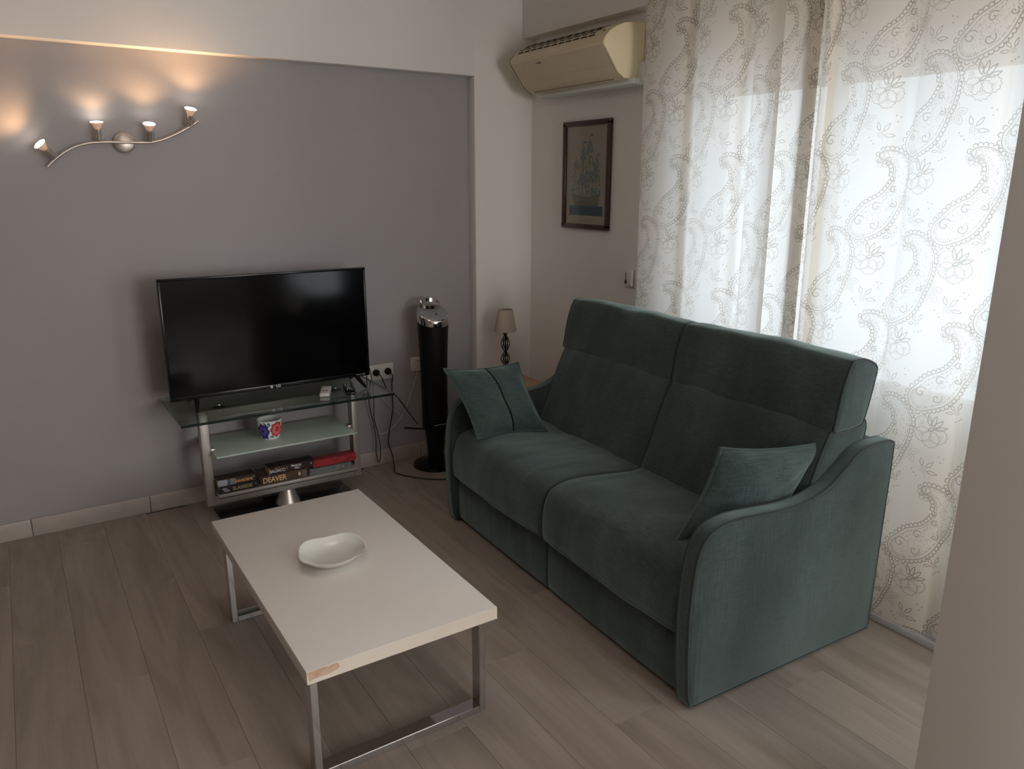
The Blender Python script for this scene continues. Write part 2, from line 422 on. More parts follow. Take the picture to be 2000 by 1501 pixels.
def make_image(name, arr):
    h, w = arr.shape[:2]
    px = np.ones((h, w, 4), np.float32)
    if arr.ndim == 2: px[..., :3] = arr[..., None]
    else: px[..., :3] = arr
    im = bpy.data.images.new(name, w, h, float_buffer=False)
    im.colorspace_settings.name = 'Non-Color'
    im.pixels.foreach_set(px.ravel()); im.update(); im.pack()
    return im

def curtain_mat():
    im = make_image('cloth_print_mask', cloth_print())
    t = NT('printed_curtain_cloth'); t.n.remove(t.b)
    uv = t.add('ShaderNodeUVMap'); uv.uv_map = 'UVMap'
    tx = t.add('ShaderNodeTexImage'); tx.image = im; tx.interpolation = 'Linear'; tx.extension = 'REPEAT'
    t.link(uv.outputs[0], tx.inputs['Vector'])
    # weave slubs
    mp = t.add('ShaderNodeMapping'); mp.inputs['Scale'].default_value = (60, 900, 1)
    t.link(uv.outputs[0], mp.inputs['Vector'])
    nz = t.add('ShaderNodeTexNoise'); nz.inputs['Scale'].default_value = 1; nz.inputs['Detail'].default_value = 2
    t.link(mp.outputs[0], nz.inputs['Vector'])
    mr = t.add('ShaderNodeMapRange'); mr.inputs['To Min'].default_value = 0.94; mr.inputs['To Max'].default_value = 1.05
    t.link(nz.outputs['Fac'], mr.inputs['Value'])
    def mixc(a, b):
        mx = t.add('ShaderNodeMix', data_type='RGBA'); mx.inputs['A'].default_value = (*a, 1); mx.inputs['B'].default_value = (*b, 1)
        t.link(tx.outputs['Color'], mx.inputs['Factor'])
        vs = t.add('ShaderNodeVectorMath', operation='SCALE'); t.link(mx.outputs['Result'], vs.inputs[0]); t.link(mr.outputs[0], vs.inputs['Scale'])
        return vs.outputs[0]
    d = t.add('ShaderNodeBsdfDiffuse'); t.link(mixc((0.90, 0.81, 0.68), (0.06, 0.032, 0.018)), d.inputs['Color'])
    tl = t.add('ShaderNodeBsdfTranslucent'); t.link(mixc((0.90, 0.89, 0.87), (0.76, 0.69, 0.61)), tl.inputs['Color'])
    tr = t.add('ShaderNodeBsdfTransparent')
    m1 = t.add('ShaderNodeMixShader'); m1.inputs['Fac'].default_value = 0.48
    t.link(d.outputs[0], m1.inputs[1]); t.link(tl.outputs[0], m1.inputs[2])
    m2 = t.add('ShaderNodeMixShader')
    mq = t.add('ShaderNodeMapRange'); mq.inputs['To Min'].default_value = 0.085; mq.inputs['To Max'].default_value = 0.045
    t.link(tx.outputs['Color'], mq.inputs['Value']); t.link(mq.outputs[0], m2.inputs['Fac'])
    t.link(m1.outputs[0], m2.inputs[1]); t.link(tr.outputs[0], m2.inputs[2])
    t.link(m2.outputs[0], t.out.inputs['Surface'])
    return t.m
M['curtain'] = curtain_mat()

# ------------------------------------------------------------------ mesh helpers
def link_obj(name, me, mats, parent=None, local=False, smooth=None):
    o = bpy.data.objects.new(name, me); COL.objects.link(o)
    for m in (mats if isinstance(mats, (list, tuple)) else [mats]): me.materials.append(m)
    if parent is not None:
        o.parent = parent
        if not local:
            me.transform(Matrix.Translation(-parent_origin(parent)))
    if smooth is not None:
        me.shade_smooth()
        if smooth < 180: me.set_sharp_from_angle(angle=R(smooth))
    return o
def parent_origin(p):
    v = Vector((0, 0, 0))
    while p is not None:
        v += p.location; p = p.parent
    return v

def bm_obj(name, bm, mats, parent=None, local=False, smooth=None):
    me = bpy.data.meshes.new(name)
    bmesh.ops.recalc_face_normals(bm, faces=bm.faces[:])
    bm.to_mesh(me); bm.free()
    return link_obj(name, me, mats, parent, local, smooth)

def add_box(bm, x0, x1, y0, y1, z0, z1, bev=0.0, seg=2, mi=0):
    b = bmesh.new()
    bmesh.ops.create_cube(b, size=1)
    for v in b.verts:
        v.co = Vector(((x0 + x1) / 2 + v.co.x * (x1 - x0), (y0 + y1) / 2 + v.co.y * (y1 - y0), (z0 + z1) / 2 + v.co.z * (z1 - z0)))
    if bev:
        bmesh.ops.bevel(b, geom=b.edges[:], offset=bev, segments=seg, profile=0.5, affect='EDGES')
    merge(bm, b, mi)
def merge(bm, b, mi=0, mat=None):
    if mat is not None: bmesh.ops.transform(b, matrix=mat, verts=b.verts[:])
    me = bpy.data.meshes.new('tmp'); b.to_mesh(me); b.free()
    n0 = len(bm.faces)
    bm.from_mesh(me); bpy.data.meshes.remove(me)
    bm.faces.ensure_lookup_table()
    if mi:
        for f in bm.faces[n0:]: f.material_index = mi

def box(name, x0, x1, y0, y1, z0, z1, mat, parent=None, bev=0.0, local=False, smooth=None, seg=2):
    bm = bmesh.new(); add_box(bm, x0, x1, y0, y1, z0, z1, bev, seg)
    return bm_obj(name, bm, mat, parent, local, smooth if smooth is not None else (40 if bev else None))

def tube_bm(pts, r, n=10, closed=False, radii=None, ell=None):
    bm = bmesh.new()
    pts = [Vector(p) for p in pts]; N = len(pts)
    rings = []; prev = None
    for i, p in enumerate(pts):
        if closed: t = pts[(i + 1) % N] - pts[(i - 1) % N]
        else: t = pts[min(i + 1, N - 1)] - pts[max(i - 1, 0)]
        t.normalize()
        if prev is None:
            a = Vector((0, 0, 1)) if abs(t.z) < 0.9 else Vector((1, 0, 0))
            u = t.cross(a).normalized()
        else:
            u = (prev - t * prev.dot(t)).normalized()
        prev = u; v = t.cross(u)
        rr = radii[i] if radii else r
        rings.append([bm.verts.new(p + u * rr * math.cos(2 * PI * k / n) + v * rr * math.sin(2 * PI * k / n)) for k in range(n)])
    for i in range(N if closed else N - 1):
        A, B = rings[i], rings[(i + 1) % N]
        for k in range(n): bm.faces.new((A[k], A[(k + 1) % n], B[(k + 1) % n], B[k]))
    if not closed:
        bm.faces.new(rings[0][::-1]); bm.faces.new(rings[-1])
    return bm
def catmull(pts, sub=6, closed=False):
    pts = [Vector(p) for p in pts]; N = len(pts); out = []
    rngk = range(N) if closed else range(N - 1)
    for i in rngk:
        p0 = pts[(i - 1) % N] if closed or i > 0 else pts[0] * 2 - pts[1]
        p1 = pts[i]; p2 = pts[(i + 1) % N]
        p3 = pts[(i + 2) % N] if closed or i + 2 < N else pts[-1] * 2 - pts[-2]
        for k in range(sub):
            t = k / sub
            out.append(0.5 * ((2 * p1) + (p2 - p0) * t + (2 * p0 - 5 * p1 + 4 * p2 - p3) * t * t + (3 * p1 - p0 - 3 * p2 + p3) * t ** 3))
    if not closed: out.append(pts[-1])
    return out
def tube(name, pts, r, mat, parent=None, n=8, closed=False, sub=6, local=False, radii=None):
    P = catmull(pts, sub, closed) if sub else [Vector(p) for p in pts]
    return bm_obj(name, tube_bm(P, r, n, closed, radii), mat, parent, local, smooth=60)

def lathe_bm(prof, n=32, center=(0, 0, 0), axis=None):
    bm = bmesh.new(); rings = []
    for r, z in prof:
        if r < 1e-6: rings.append([bm.verts.new((0, 0, z))])
        else: rings.append([bm.verts.new((r * math.cos(2 * PI * k / n), r * math.sin(2 * PI * k / n), z)) for k in range(n)])
    for A, B in zip(rings[:-1], rings[1:]):
        for k in range(n):
            k2 = (k + 1) % n
            if len(A) == 1 and len(B) == 1: continue
            if len(A) == 1: bm.faces.new((A[0], B[k2], B[k]))
            elif len(B) == 1: bm.faces.new((A[k], A[k2], B[0]))
            else: bm.faces.new((A[k], A[k2], B[k2], B[k]))
    mat = Matrix.Translation(center)
    if axis is not None: mat = mat @ Vector((0, 0, 1)).rotation_difference(Vector(axis)).to_matrix().to_4x4()
    bmesh.ops.transform(bm, matrix=mat, verts=bm.verts[:])
    return bm
def lathe(name, prof, mat, center, parent=None, n=32, axis=None, smooth=45, local=False):
    return bm_obj(name, lathe_bm(prof, n, center, axis), mat, parent, local, smooth)

def thing(name, label, cat, loc=(0, 0, 0), rotz=0.0, group=None):
    o = bpy.data.objects.new(name, None); COL.objects.link(o)
    o.empty_display_size = 0.05
    o.location = loc; o.rotation_euler = (0, 0, rotz)
    o['label'] = label; o['category'] = cat
    if group: o['group'] = group
    return o
def tag(o, label, cat, group=None):
    o['label'] = label; o['category'] = cat
    if group: o['group'] = group
    return o
def struct(o): o['kind'] = 'structure'; return o

def text(name, s, size, mat, loc, rot, parent, ext=0.0002, sx=1.0, align='CENTER'):
    c = bpy.data.curves.new(name, 'FONT'); c.body = s; c.size = size; c.offset = size * 0.022; c.extrude = ext
    c.align_x = align; c.align_y = 'CENTER'
    o = bpy.data.objects.new(name, c); COL.objects.link(o); c.materials.append(mat)
    o.parent = parent; o.location = Vector(loc) - parent_origin(parent); o.rotation_euler = rot
    o.scale = (sx, 1, 1)
    return o

# ------------------------------------------------------------------ room shell
WY = 3.96        # recessed grey wall
PY = 3.885       # pilaster / beam face
WX = 2.67        # window wall
CZ = 2.76        # ceiling
XL, YB = -2.0, -3.2
struct(box('wall_back', XL, WX + 0.3, WY, WY + 0.2, -0.02, CZ, M['wall_grey']))
# pilaster right of the recess and the beam over it (in front of the grey wall)
bm = bmesh.new()
add_box(bm, 2.281, WX + 0.02, PY, WY + 0.002, 0, CZ, 0.004)
add_box(bm, XL, 2.283, PY, WY + 0.002, 2.165, CZ, 0.004)
struct(bm_obj('trim_1', bm, M['wall'], smooth=40))
# window wall with its opening
WY0, WY1, WZ0, WZ1 = 0.82, 2.64, 0.20, 2.34
GLO, GHI = 0.86, 1.975   # clear glazing between two added light filters that shape the curtain's glow
bm = bmesh.new()
add_box(bm, WX, WX + 0.28, WY1, WY + 0.01, -0.02, CZ)
add_box(bm, WX, WX + 0.28, 0.12, WY0, -0.02, CZ)
add_box(bm, WX, WX + 0.28, YB - 0.1, -1.52, -0.02, CZ)
add_box(bm, WX, WX + 0.28, -1.52, 0.12, -0.02, 0.38)
add_box(bm, WX, WX + 0.28, -1.52, 0.12, 2.22, CZ)
add_box(bm, WX, WX + 0.28, WY0, WY1, -0.02, WZ0)
add_box(bm, WX, WX + 0.28, WY0, WY1, WZ1, CZ)
struct(bm_obj('wall_right', bm, M['wall']))
# dropped bulkhead along the window wall, above the air conditioner
struct(box('trim_2', 2.598, WX + 0.01, 0.7, PY + 0.002, 2.382, CZ, M['wall'], bev=0.004))
struct(box('ceiling', XL, WX + 0.28, YB, WY + 0.2, CZ, CZ + 0.1, M['ceiling']))
struct(box('wall_left', XL - 0.15, XL, YB, WY + 0.2, -0.02, CZ, M['bounce_damper']))  # unseen wall, darkened to hold back bounced light
bm = bmesh.new()
RX0, RX1, RZ0, RZ1 = 1.05, 2.60, 0.80, 2.22
add_box(bm, XL, RX0, YB - 0.15, YB, -0.02, CZ); add_box(bm, RX1, 3.0, YB - 0.15, YB, -0.02, CZ)
add_box(bm, RX0, RX1, YB - 0.15, YB, -0.02, RZ0); add_box(bm, RX0, RX1, YB - 0.15, YB, RZ1, CZ)
struct(bm_obj('wall_front', bm, M['wall']))
w2 = struct(bpy.data.objects.new('added_rear_window', None)); COL.objects.link(w2); w2.location = (1.83, YB, RZ0)  # added window, an unseen setting for the rear fill light
bm = bmesh.new(); ym = (RX0 + RX1) / 2
for (xa, xb, za, zb) in ((RX0, RX1, RZ0, RZ0 + 0.06), (RX0, RX1, RZ1 - 0.06, RZ1), (RX0, RX0 + 0.06, RZ0, RZ1), (RX1 - 0.06, RX1, RZ0, RZ1), (ym - 0.035, ym + 0.035, RZ0, RZ1)):
    add_box(bm, xa, xb, YB - 0.12, YB - 0.07, za, zb, 0.003)
bm_obj('window_frame', bm, M['white_plastic'], w2, smooth=40)
for a_, b_ in ((RX0 + 0.05, ym - 0.03), (ym + 0.03, RX1 - 0.05)): box('window_pane', a_, b_, YB - 0.098, YB - 0.092, RZ0 + 0.05, RZ1 - 0.05, M['pane'], w2)
# near wall stub at the right of the picture
struct(box('wall_near', 1.700, 1.940, 0.46, 0.783, -0.02, CZ, M['wall'], bev=0.003))
w3 = struct(bpy.data.objects.new('added_side_window', None)); COL.objects.link(w3); w3.location = (WX + 0.1, -0.70, 0.38)  # added window, an unseen setting for the side fill light
bm = bmesh.new()
for (ya, yb, za, zb) in ((-1.52, 0.12, 0.38, 0.44), (-1.52, 0.12, 2.16, 2.22), (-1.52, -1.46, 0.38, 2.22), (0.06, 0.12, 0.38, 2.22), (-0.73, -0.67, 0.38, 2.22)):
    add_box(bm, WX + 0.10, WX + 0.15, ya, yb, za, zb, 0.003)
bm_obj('window_frame', bm, M['white_plastic'], w3, smooth=40)
for a_, b_ in ((-1.47, -0.72), (-0.68, 0.07)): box('window_pane', WX + 0.122, WX + 0.128, a_, b_, 0.43, 2.17, M['pane'], w3)
# baseboards, each tile a piece
bb = struct(box('baseboard_back', XL, 2.281, WY - 0.004, WY + 0.001, 0, 0.083, M['sill']))
xs = [XL, -1.58, -1.08, -0.58, -0.085, 0.42, 0.92, 1.42, 1.92, 2.281]
for a, b in zip(xs[:-1], xs[1:]):
    box('baseboard_tile', a + 0.0012, b - 0.0012, WY - 0.015, WY - 0.003, 0.0, 0.086, M['base'], bb, bev=0.003)
b2 = struct(box('baseboard_right', 2.281, 2.60, PY - 0.012, PY + 0.001, 0, 0.086, M['base'], bev=0.003))
b3 = struct(box('baseboard_near', 1.688, 1.701, 0.46, 0.783, 0, 0.086, M['base'], bev=0.003))
# raised stone threshold under the curtains
struct(box('trim_3', 2.545, WX + 0.005, 0.783, 2.95, 0.0, 0.030, M['sill'], bev=0.004))

# floor planks
fl = struct(box('floor', XL, WX + 0.28, YB, WY + 0.2, -0.05, -0.010, M['subfloor']))
PW, PL = 0.192, 1.22
pm = bpy.data.meshes.new('floor_plank')
bm = bmesh.new(); add_box(bm, 0.0003, PW - 0.0003, 0.0003, PL - 0.0003, -0.010, 0.0, 0.0006, 1); bm.to_mesh(pm); bm.free(); pm.materials.append(M['floor'])
col_i = 0
x = -0.95
while x < 2.66:
    off = [0.0, 0.47, 0.86, 0.23, 0.66][col_i % 5] * PL
    y = 0.10 - off
    while y < WY:
        y0, y1 = max(y, -0.4), min(y + PL, WY)
        x1 = min(x + PW, 2.665)
        if y1 - y0 > 0.05 and x1 - x > 0.02:
            o = bpy.data.objects.new('floor_plank', pm); COL.objects.link(o); o.parent = fl
            o.location = (x, y0, 0)
            o.scale = ((x1 - x) / PW, (y1 - y0) / PL, 1)
        y += PL
    x += PW; col_i += 1
# rest of the floor behind the camera
s = box('floor_rest', XL, WX + 0.1, YB, -0.402, -0.010, 0.0, M['floor'], fl)
s = box('floor_rest', XL, -0.952, -0.398, WY, -0.010, 0.0, M['floor'], fl)

# window
w1 = struct(bpy.data.objects.new('window_1', None)); COL.objects.link(w1); w1.location = (2.75, (WY0 + WY1) / 2, WZ0)
bm = bmesh.new()
X0, X1 = 2.72, 2.78
add_box(bm, X0, X1, WY0, WY1, WZ0, WZ0 + 0.05, 0.004); add_box(bm, X0, X1, WY0, WY1, WZ1 - 0.03, WZ1, 0.004)
add_box(bm, X0, X1, WY0, WY0 + 0.05, WZ0, WZ1, 0.004); add_box(bm, X0, X1, WY1 - 0.06, WY1, WZ0, WZ1, 0.004)
add_box(bm, X0, X1, 1.90, 1.96, WZ0, WZ1, 0.004); add_box(bm, X0, X1, WY0, WY1, GLO - 0.04, GLO, 0.004)
bm_obj('window_frame', bm, M['white_plastic'], w1, smooth=40)
for a, b in ((WY0 + 0.045, 1.905), (1.955, WY1 - 0.055)):
    box('window_pane', 2.748, 2.752, a, b, GLO - 0.005, WZ1 - 0.025, M['pane'], w1)
    box('filter_panel', 2.742, 2.758, a, b, WZ0 + 0.045, GLO - 0.035, M['lower_filter'], w1)  # added translucent sheet, lights the lower curtain from behind
z = GHI
while z < WZ1 - 0.01:  # added slats filter daylight onto the curtain's top
    bm = bmesh.new(); add_box(bm, 2.85, 2.858, WY0, WY1, z, min(z + 0.0445, WZ1), 0.003, 1)
    bm_obj('filter_slat', bm, M['upper_filter'], w1, smooth=30); z += 0.045
struct(box('trim_4', WX - 0.01, 2.72, WY0 - 0.02, WY1 + 0.02, WZ0 - 0.02, WZ0 + 0.002, M['sill'], bev=0.003))

# added lamp body for the overhead fill light, out of view
cl = thing('added_ceiling_lamp', 'added round white fill lamp over the coffee table, out of view', 'lamp', (0.70, 2.05, CZ))
lathe('fill_lamp_base', [(0, 0), (0.20, 0), (0.20, -0.03), (0.0, -0.03)], M['white_plastic'], (0.70, 2.05, CZ), cl)
lathe('fill_lamp_diffuser', [(0.19, -0.03), (0.19, -0.05), (0.14, -0.075), (0, -0.085)], M['fill_lamp_glow'], (0.70, 2.05, CZ), cl)

# ------------------------------------------------------------------ curtains
def curtain(name, label, plan, u0, ztop, zbot, seed):
    P = catmull([(p[0], p[1], 0) for p in plan], 7)
    # arc length
    L = [0]
    for a, b in zip(P[:-1], P[1:]): L.append(L[-1] + (b - a).length)
    # resample
    n = int(L[-1] / 0.006); pts = []
    j = 0
    for i in range(n + 1):
        s_ = L[-1] * i / n
        while j < len(L) - 2 and L[j + 1] < s_: j += 1
        t = (s_ - L[j]) / max(1e-9, L[j + 1] - L[j]); pts.append(P[j].lerp(P[j + 1], min(1, max(0, t))))
    nz = 60
    r0 = random.Random(seed); ph = [r0.random() * 6 for _ in range(6)]
    verts = []; uvs = []
    for k in range(nz + 1):
        z = ztop + (zbot - ztop) * k / nz
        f = (ztop - z) / (ztop - zbot)
        for i, p in enumerate(pts):
            s_ = L[-1] * i / n
            dx = 0.004 * math.sin(3.0 * s_ * 6 + ph[0] + 2.2 * f) * f + 0.003 * math.sin(s_ * 37 + ph[1] + 5 * f) * f
            dy = 0.006 * math.sin(s_ * 5 + ph[2] + 3 * f) * f - 0.012 * f
            verts.append((min(2.592, p.x + dx), p.y + dy, z))
            uvs.append(((s_ + u0) / TW, z / TH))
    faces = []
    W_ = len(pts)
    for k in range(nz):
        for i in range(W_ - 1):
            a = k * W_ + i; faces.append((a, a + 1, a + W_ + 1, a + W_))
    me = bpy.data.meshes.new(name); me.from_pydata(verts, [], faces)
    uvl = me.uv_layers.new(name='UVMap')
    idx = np.empty(len(me.loops), np.int32); me.loops.foreach_get('vertex_index', idx)
    uvl.data.foreach_set('uv', np.array(uvs, np.float32)[idx].ravel())
    root = thing(name, label, 'curtain', (2.56, sum(p.y for p in pts) / len(pts), zbot))
    o = link_obj('curtain_cloth', me, M['curtain'], root, smooth=180)
    # hem along the bottom and a stitched side hem
    return root, pts

planL = [(2.572, 2.838), (2.556, 2.81), (2.546, 2.74), (2.544, 2.66), (2.547, 2.59), (2.556, 2.560), (2.574, 2.546), (2.587, 2.534), (2.588, 2.516), (2.574, 2.504), (2.556, 2.488),
         (2.547, 2.44), (2.543, 2.36), (2.545, 2.29), (2.554, 2.256), (2.572, 2.244), (2.585, 2.232), (2.586, 2.208), (2.570, 2.196), (2.553, 2.178), (2.543, 2.13), (2.535, 2.07), (2.531, 2.034)]
planR = [(2.590, 2.100), (2.586, 2.04), (2.578, 1.98), (2.570, 1.93), (2.576, 1.905), (2.587, 1.915), (2.589, 1.97), (2.590, 1.925), (2.584, 1.890), (2.560, 1.878), (2.540, 1.862),
         (2.533, 1.845), (2.538, 1.832), (2.560, 1.830), (2.576, 1.822), (2.578, 1.795), (2.566, 1.755), (2.556, 1.70), (2.554, 1.64), (2.560, 1.592), (2.574, 1.572), (2.587, 1.552), (2.584, 1.525), (2.566, 1.505),
         (2.553, 1.47), (2.548, 1.38), (2.552, 1.28), (2.562, 1.240), (2.578, 1.222), (2.572, 1.195), (2.556, 1.165), (2.549, 1.10), (2.553, 1.0), (2.562, 0.92), (2.57, 0.80)]
planL = [(a + 0.002, b) for a, b in planL]
cL, ptsL = curtain('curtain', 'left curtain panel of cream cloth printed with brown paisley, beside the ship picture', planL, 0.02, 2.43, 0.034, 1)
cR, ptsR = curtain('curtain', 'right, wider cream paisley curtain panel reaching the near wall, bunched at its left edge', planR, 0.23, 2.43, 0.034, 2)
rod = thing('curtain_rod', 'curtain rod above the window, carrying both paisley curtains', 'curtain rod', (2.56, 1.85, 2.47))
tube('rod', [(2.562, 0.80, 2.462), (2.562, 2.93, 2.462)], 0.011, M['nickel'], rod, sub=0, n=14)
for yy in (0.95, 2.88): tube('bracket', [(2.562, yy, 2.462), (2.60, yy, 2.462)], 0.007, M['nickel'], rod, sub=0)
for P_, nm, root in ((ptsL, 'curtain_ring', cL), (ptsR, 'curtain_ring', cR)):
    n = 7 if root is cL else 10
    ys = [P_[0].y + (P_[-1].y - P_[0].y) * (i + 0.5) / n for i in range(n)]
    for yy in ys:
        tube(nm, [(2.562 + 0.018 * math.cos(a), yy, 2.4535 + 0.022 * math.sin(a)) for a in [2 * PI * i / 12 for i in range(12)]], 0.0018, M['nickel'], root, sub=0, closed=True, n=6)

# ------------------------------------------------------------------ sofa  (local: x = depth from front, y = along, z up)
sofa = thing('sofa', 'dark green velvet two-seater sofa with high backs in front of the curtains', 'sofa', (1.580, 1.412, 0), -R(2.2))
SW, AT = 1.66, 0.054
def slab(name, prof, v0, v1, parent, mat, edge=0.02, puff=0.0, nv=14, sub=5, pipe=True, wav=0.0, seed=0, pipe_r=0.0045, cap_bulge=0.004, frontdir=-1, pipes=(True, True), smoothprof=True):
    """closed profile in (x, z) swept along y with softly rounded ends"""
    if smoothprof: Pf = [(p.x, p.y) for p in catmull([(a, b, 0) for a, b in prof], sub, closed=True)]
    else: Pf = prof
    n = len(Pf)
    cx = sum(p[0] for p in Pf) / n; cz = sum(p[1] for p in Pf) / n
    # outward normals
    nrm = []
    area = sum(Pf[i][0] * Pf[(i + 1) % n][1] - Pf[(i + 1) % n][0] * Pf[i][1] for i in range(n))
    sg = 1 if area > 0 else -1
    for i in range(n):
        a, b = Pf[i - 1], Pf[(i + 1) % n]
        dx, dz = b[0] - a[0], b[1] - a[1]; L = math.hypot(dx, dz) + 1e-9
        nrm.append((sg * dz / L, -sg * dx / L))
    ts = [0.0]
    vs = []
    for k in range(4): vs.append((v0 + edge * (1 - math.cos(k / 4 * PI / 2)), -edge * (1 - math.sin(k / 4 * PI / 2)) * 0.8))
    for k in range(nv + 1): vs.append((v0 + edge + (v1 - v0 - 2 * edge) * k / nv, 0.0))
    for k in range(3, -1, -1): vs.append((v1 - edge * (1 - math.cos(k / 4 * PI / 2)), -edge * (1 - math.sin(k / 4 * PI / 2)) * 0.8))
    bm = bmesh.new(); rings = []
    r0 = random.Random(seed); ph = [r0.random() * 6.28 for _ in range(8)]
    for v, ins in vs:
        t = (v - v0) / (v1 - v0)
        pf = puff * (1 - abs(2 * t - 1) ** 2.6)
        ring = []
        for i, (px, pz) in enumerate(Pf):
            s_ = i / n * 2 * PI
            w = wav * (math.sin(3 * s_ + ph[0] + 9 * t) * 0.4 + math.sin(5 * s_ + ph[1] - 14 * t) * 0.3 + math.sin(2 * s_ + 23 * t + ph[2]) * 0.3) * (1 - abs(2 * t - 1) ** 4)
            d = ins + pf + w
            ring.append(bm.verts.new((px + nrm[i][0] * d, v, pz + nrm[i][1] * d)))
        rings.append(ring)
    for A, B in zip(rings[:-1], rings[1:]):
        for i in range(n): bm.faces.new((A[i], A[(i + 1) % n], B[(i + 1) % n], B[i]))
    for ring, v, s2 in ((rings[0], v0, -1), (rings[-1], v1, 1)):
        inner = ring
        for off, bl in ((-edge * 0.8 - 0.002, 0.5), (-edge * 0.8 - 0.005, 0.85)):
            new = [bm.verts.new((Pf[i][0] + nrm[i][0] * off, v + s2 * cap_bulge * bl, Pf[i][1] + nrm[i][1] * off)) for i in range(n)]
            for i in range(n): bm.faces.new((inner[i], inner[(i + 1) % n], new[(i + 1) % n], new[i]))
            inner = new
        f = bm.faces.new(inner)
        bmesh.ops.triangulate(bm, faces=[f])
    o = bm_obj(name, bm, mat, parent, True, smooth=62)
    if pipe:
        for flag, v, s2 in ((pipes[0], v0, 1), (pipes[1], v1, -1)):
            if not flag: continue
            ins = -edge * 0.28
            pts = [(px + nrm[i][0] * ins, v + s2 * edge * 0.25, pz + nrm[i][1] * ins) for i, (px, pz) in enumerate(Pf)]
            bm_obj('piping', tube_bm(pts, pipe_r, 6, True), M['piping'], o, True, smooth=180)
    return o

arm_prof = [(0.030, 0.012), (0.000, 0.03), (-0.014, 0.14), (-0.022, 0.30), (-0.016, 0.45), (0.002, 0.545), (0.045, 0.600), (0.13, 0.620), (0.25, 0.614), (0.38, 0.604), (0.48, 0.610),
            (0.57, 0.635), (0.64, 0.680), (0.70, 0.722), (0.76, 0.742), (0.84, 0.746), (0.895, 0.738), (0.905, 0.70), (0.902, 0.50), (0.898, 0.20), (0.896, 0.05), (0.893, 0.016), (0.86, 0.011), (0.6, 0.012), (0.3, 0.012), (0.06, 0.012)]
slab('armrest', arm_prof, 0.0, AT, sofa, M['velvet'], edge=0.009, puff=0.003, nv=4, sub=4, cap_bulge=0.004, seed=1)
slab('armrest', arm_prof, SW - AT, SW, sofa, M['velvet'], edge=0.009, puff=0.003, nv=4, sub=4, cap_bulge=0.004, seed=2)
box('base', 0.04, 0.88, AT + 0.003, SW - AT - 0.003, 0.022, 0.24, M['velvet'], sofa, bev=0.012, local=True)
MID = SW / 2
for v0, v1 in ((AT + 0.004, MID - 0.002), (MID + 0.002, SW - AT - 0.004)):
    slab('front_panel', [(0.022, 0.03), (0.018, 0.13), (0.022, 0.235), (0.05, 0.245), (0.06, 0.14), (0.05, 0.025)], v0, v1, sofa, M['velvet'], edge=0.008, puff=0.002, nv=8, sub=3, pipe=False, cap_bulge=0.001)
box('back_frame', 0.71, 0.898, AT - 0.01, SW - AT + 0.01, 0.022, 0.735, M['velvet'], sofa, bev=0.025, local=True, seg=4)
seat_prof = [(0.55, 0.26), (0.55, 0.44), (0.42, 0.447), (0.27, 0.462), (0.15, 0.472), (0.070, 0.466), (0.018, 0.440), (-0.006, 0.39), (-0.014, 0.32), (-0.010, 0.262), (0.015, 0.244), (0.20, 0.248), (0.4, 0.25)]
for i, (v0, v1) in enumerate(((AT + 0.002, MID), (MID, SW - AT - 0.002))):
    slab('seat_cushion', seat_prof, v0, v1, sofa, M['velvet'], edge=0.020, puff=0.010, nv=18, sub=5, wav=0.003, seed=10 + i, cap_bulge=0.002, pipe_r=0.0035)
back_prof = [(0.475, 0.43), (0.520, 0.55), (0.565, 0.67), (0.612, 0.775), (0.645, 0.812), (0.72, 0.83), (0.80, 0.822), (0.815, 0.76), (0.77, 0.66), (0.70, 0.52), (0.66, 0.43), (0.57, 0.415)]
head_prof = [(0.632, 0.800), (0.634, 0.85), (0.648, 0.93), (0.668, 0.995), (0.684, 1.028), (0.70, 1.038), (0.75, 1.038), (0.80, 1.020), (0.822, 1.002), (0.824, 0.980), (0.812, 0.92), (0.798, 0.86), (0.782, 0.815), (0.765, 0.800), (0.70, 0.792)]
for i, (v0, v1) in enumerate(((0.055, MID - 0.001), (MID + 0.001, SW - 0.055))):
    b = slab('back_cushion', back_prof, v0, v1, sofa, M['velvet'], edge=0.012, puff=0.016, nv=20, sub=5, wav=0.005, seed=20 + i, cap_bulge=0.004)
for i, (v0, v1) in enumerate(((0.045, MID + 0.001), (MID + 0.004, SW - 0.035))):
    h = slab('headrest', head_prof, v0, v1, sofa, M['velvet'], edge=0.012, puff=0.010, nv=20, sub=5, wav=0.005, seed=30 + i, cap_bulge=0.003)
for xx in (0.08, 0.82):
    for yy in (0.05, SW - 0.05):
        bm = lathe_bm([(0, 0), (0.022, 0), (0.025, 0.03), (0, 0.03)], 16, (xx, yy, 0))
        bm_obj('foot', bm, M['black_matte'], sofa, True, smooth=40)

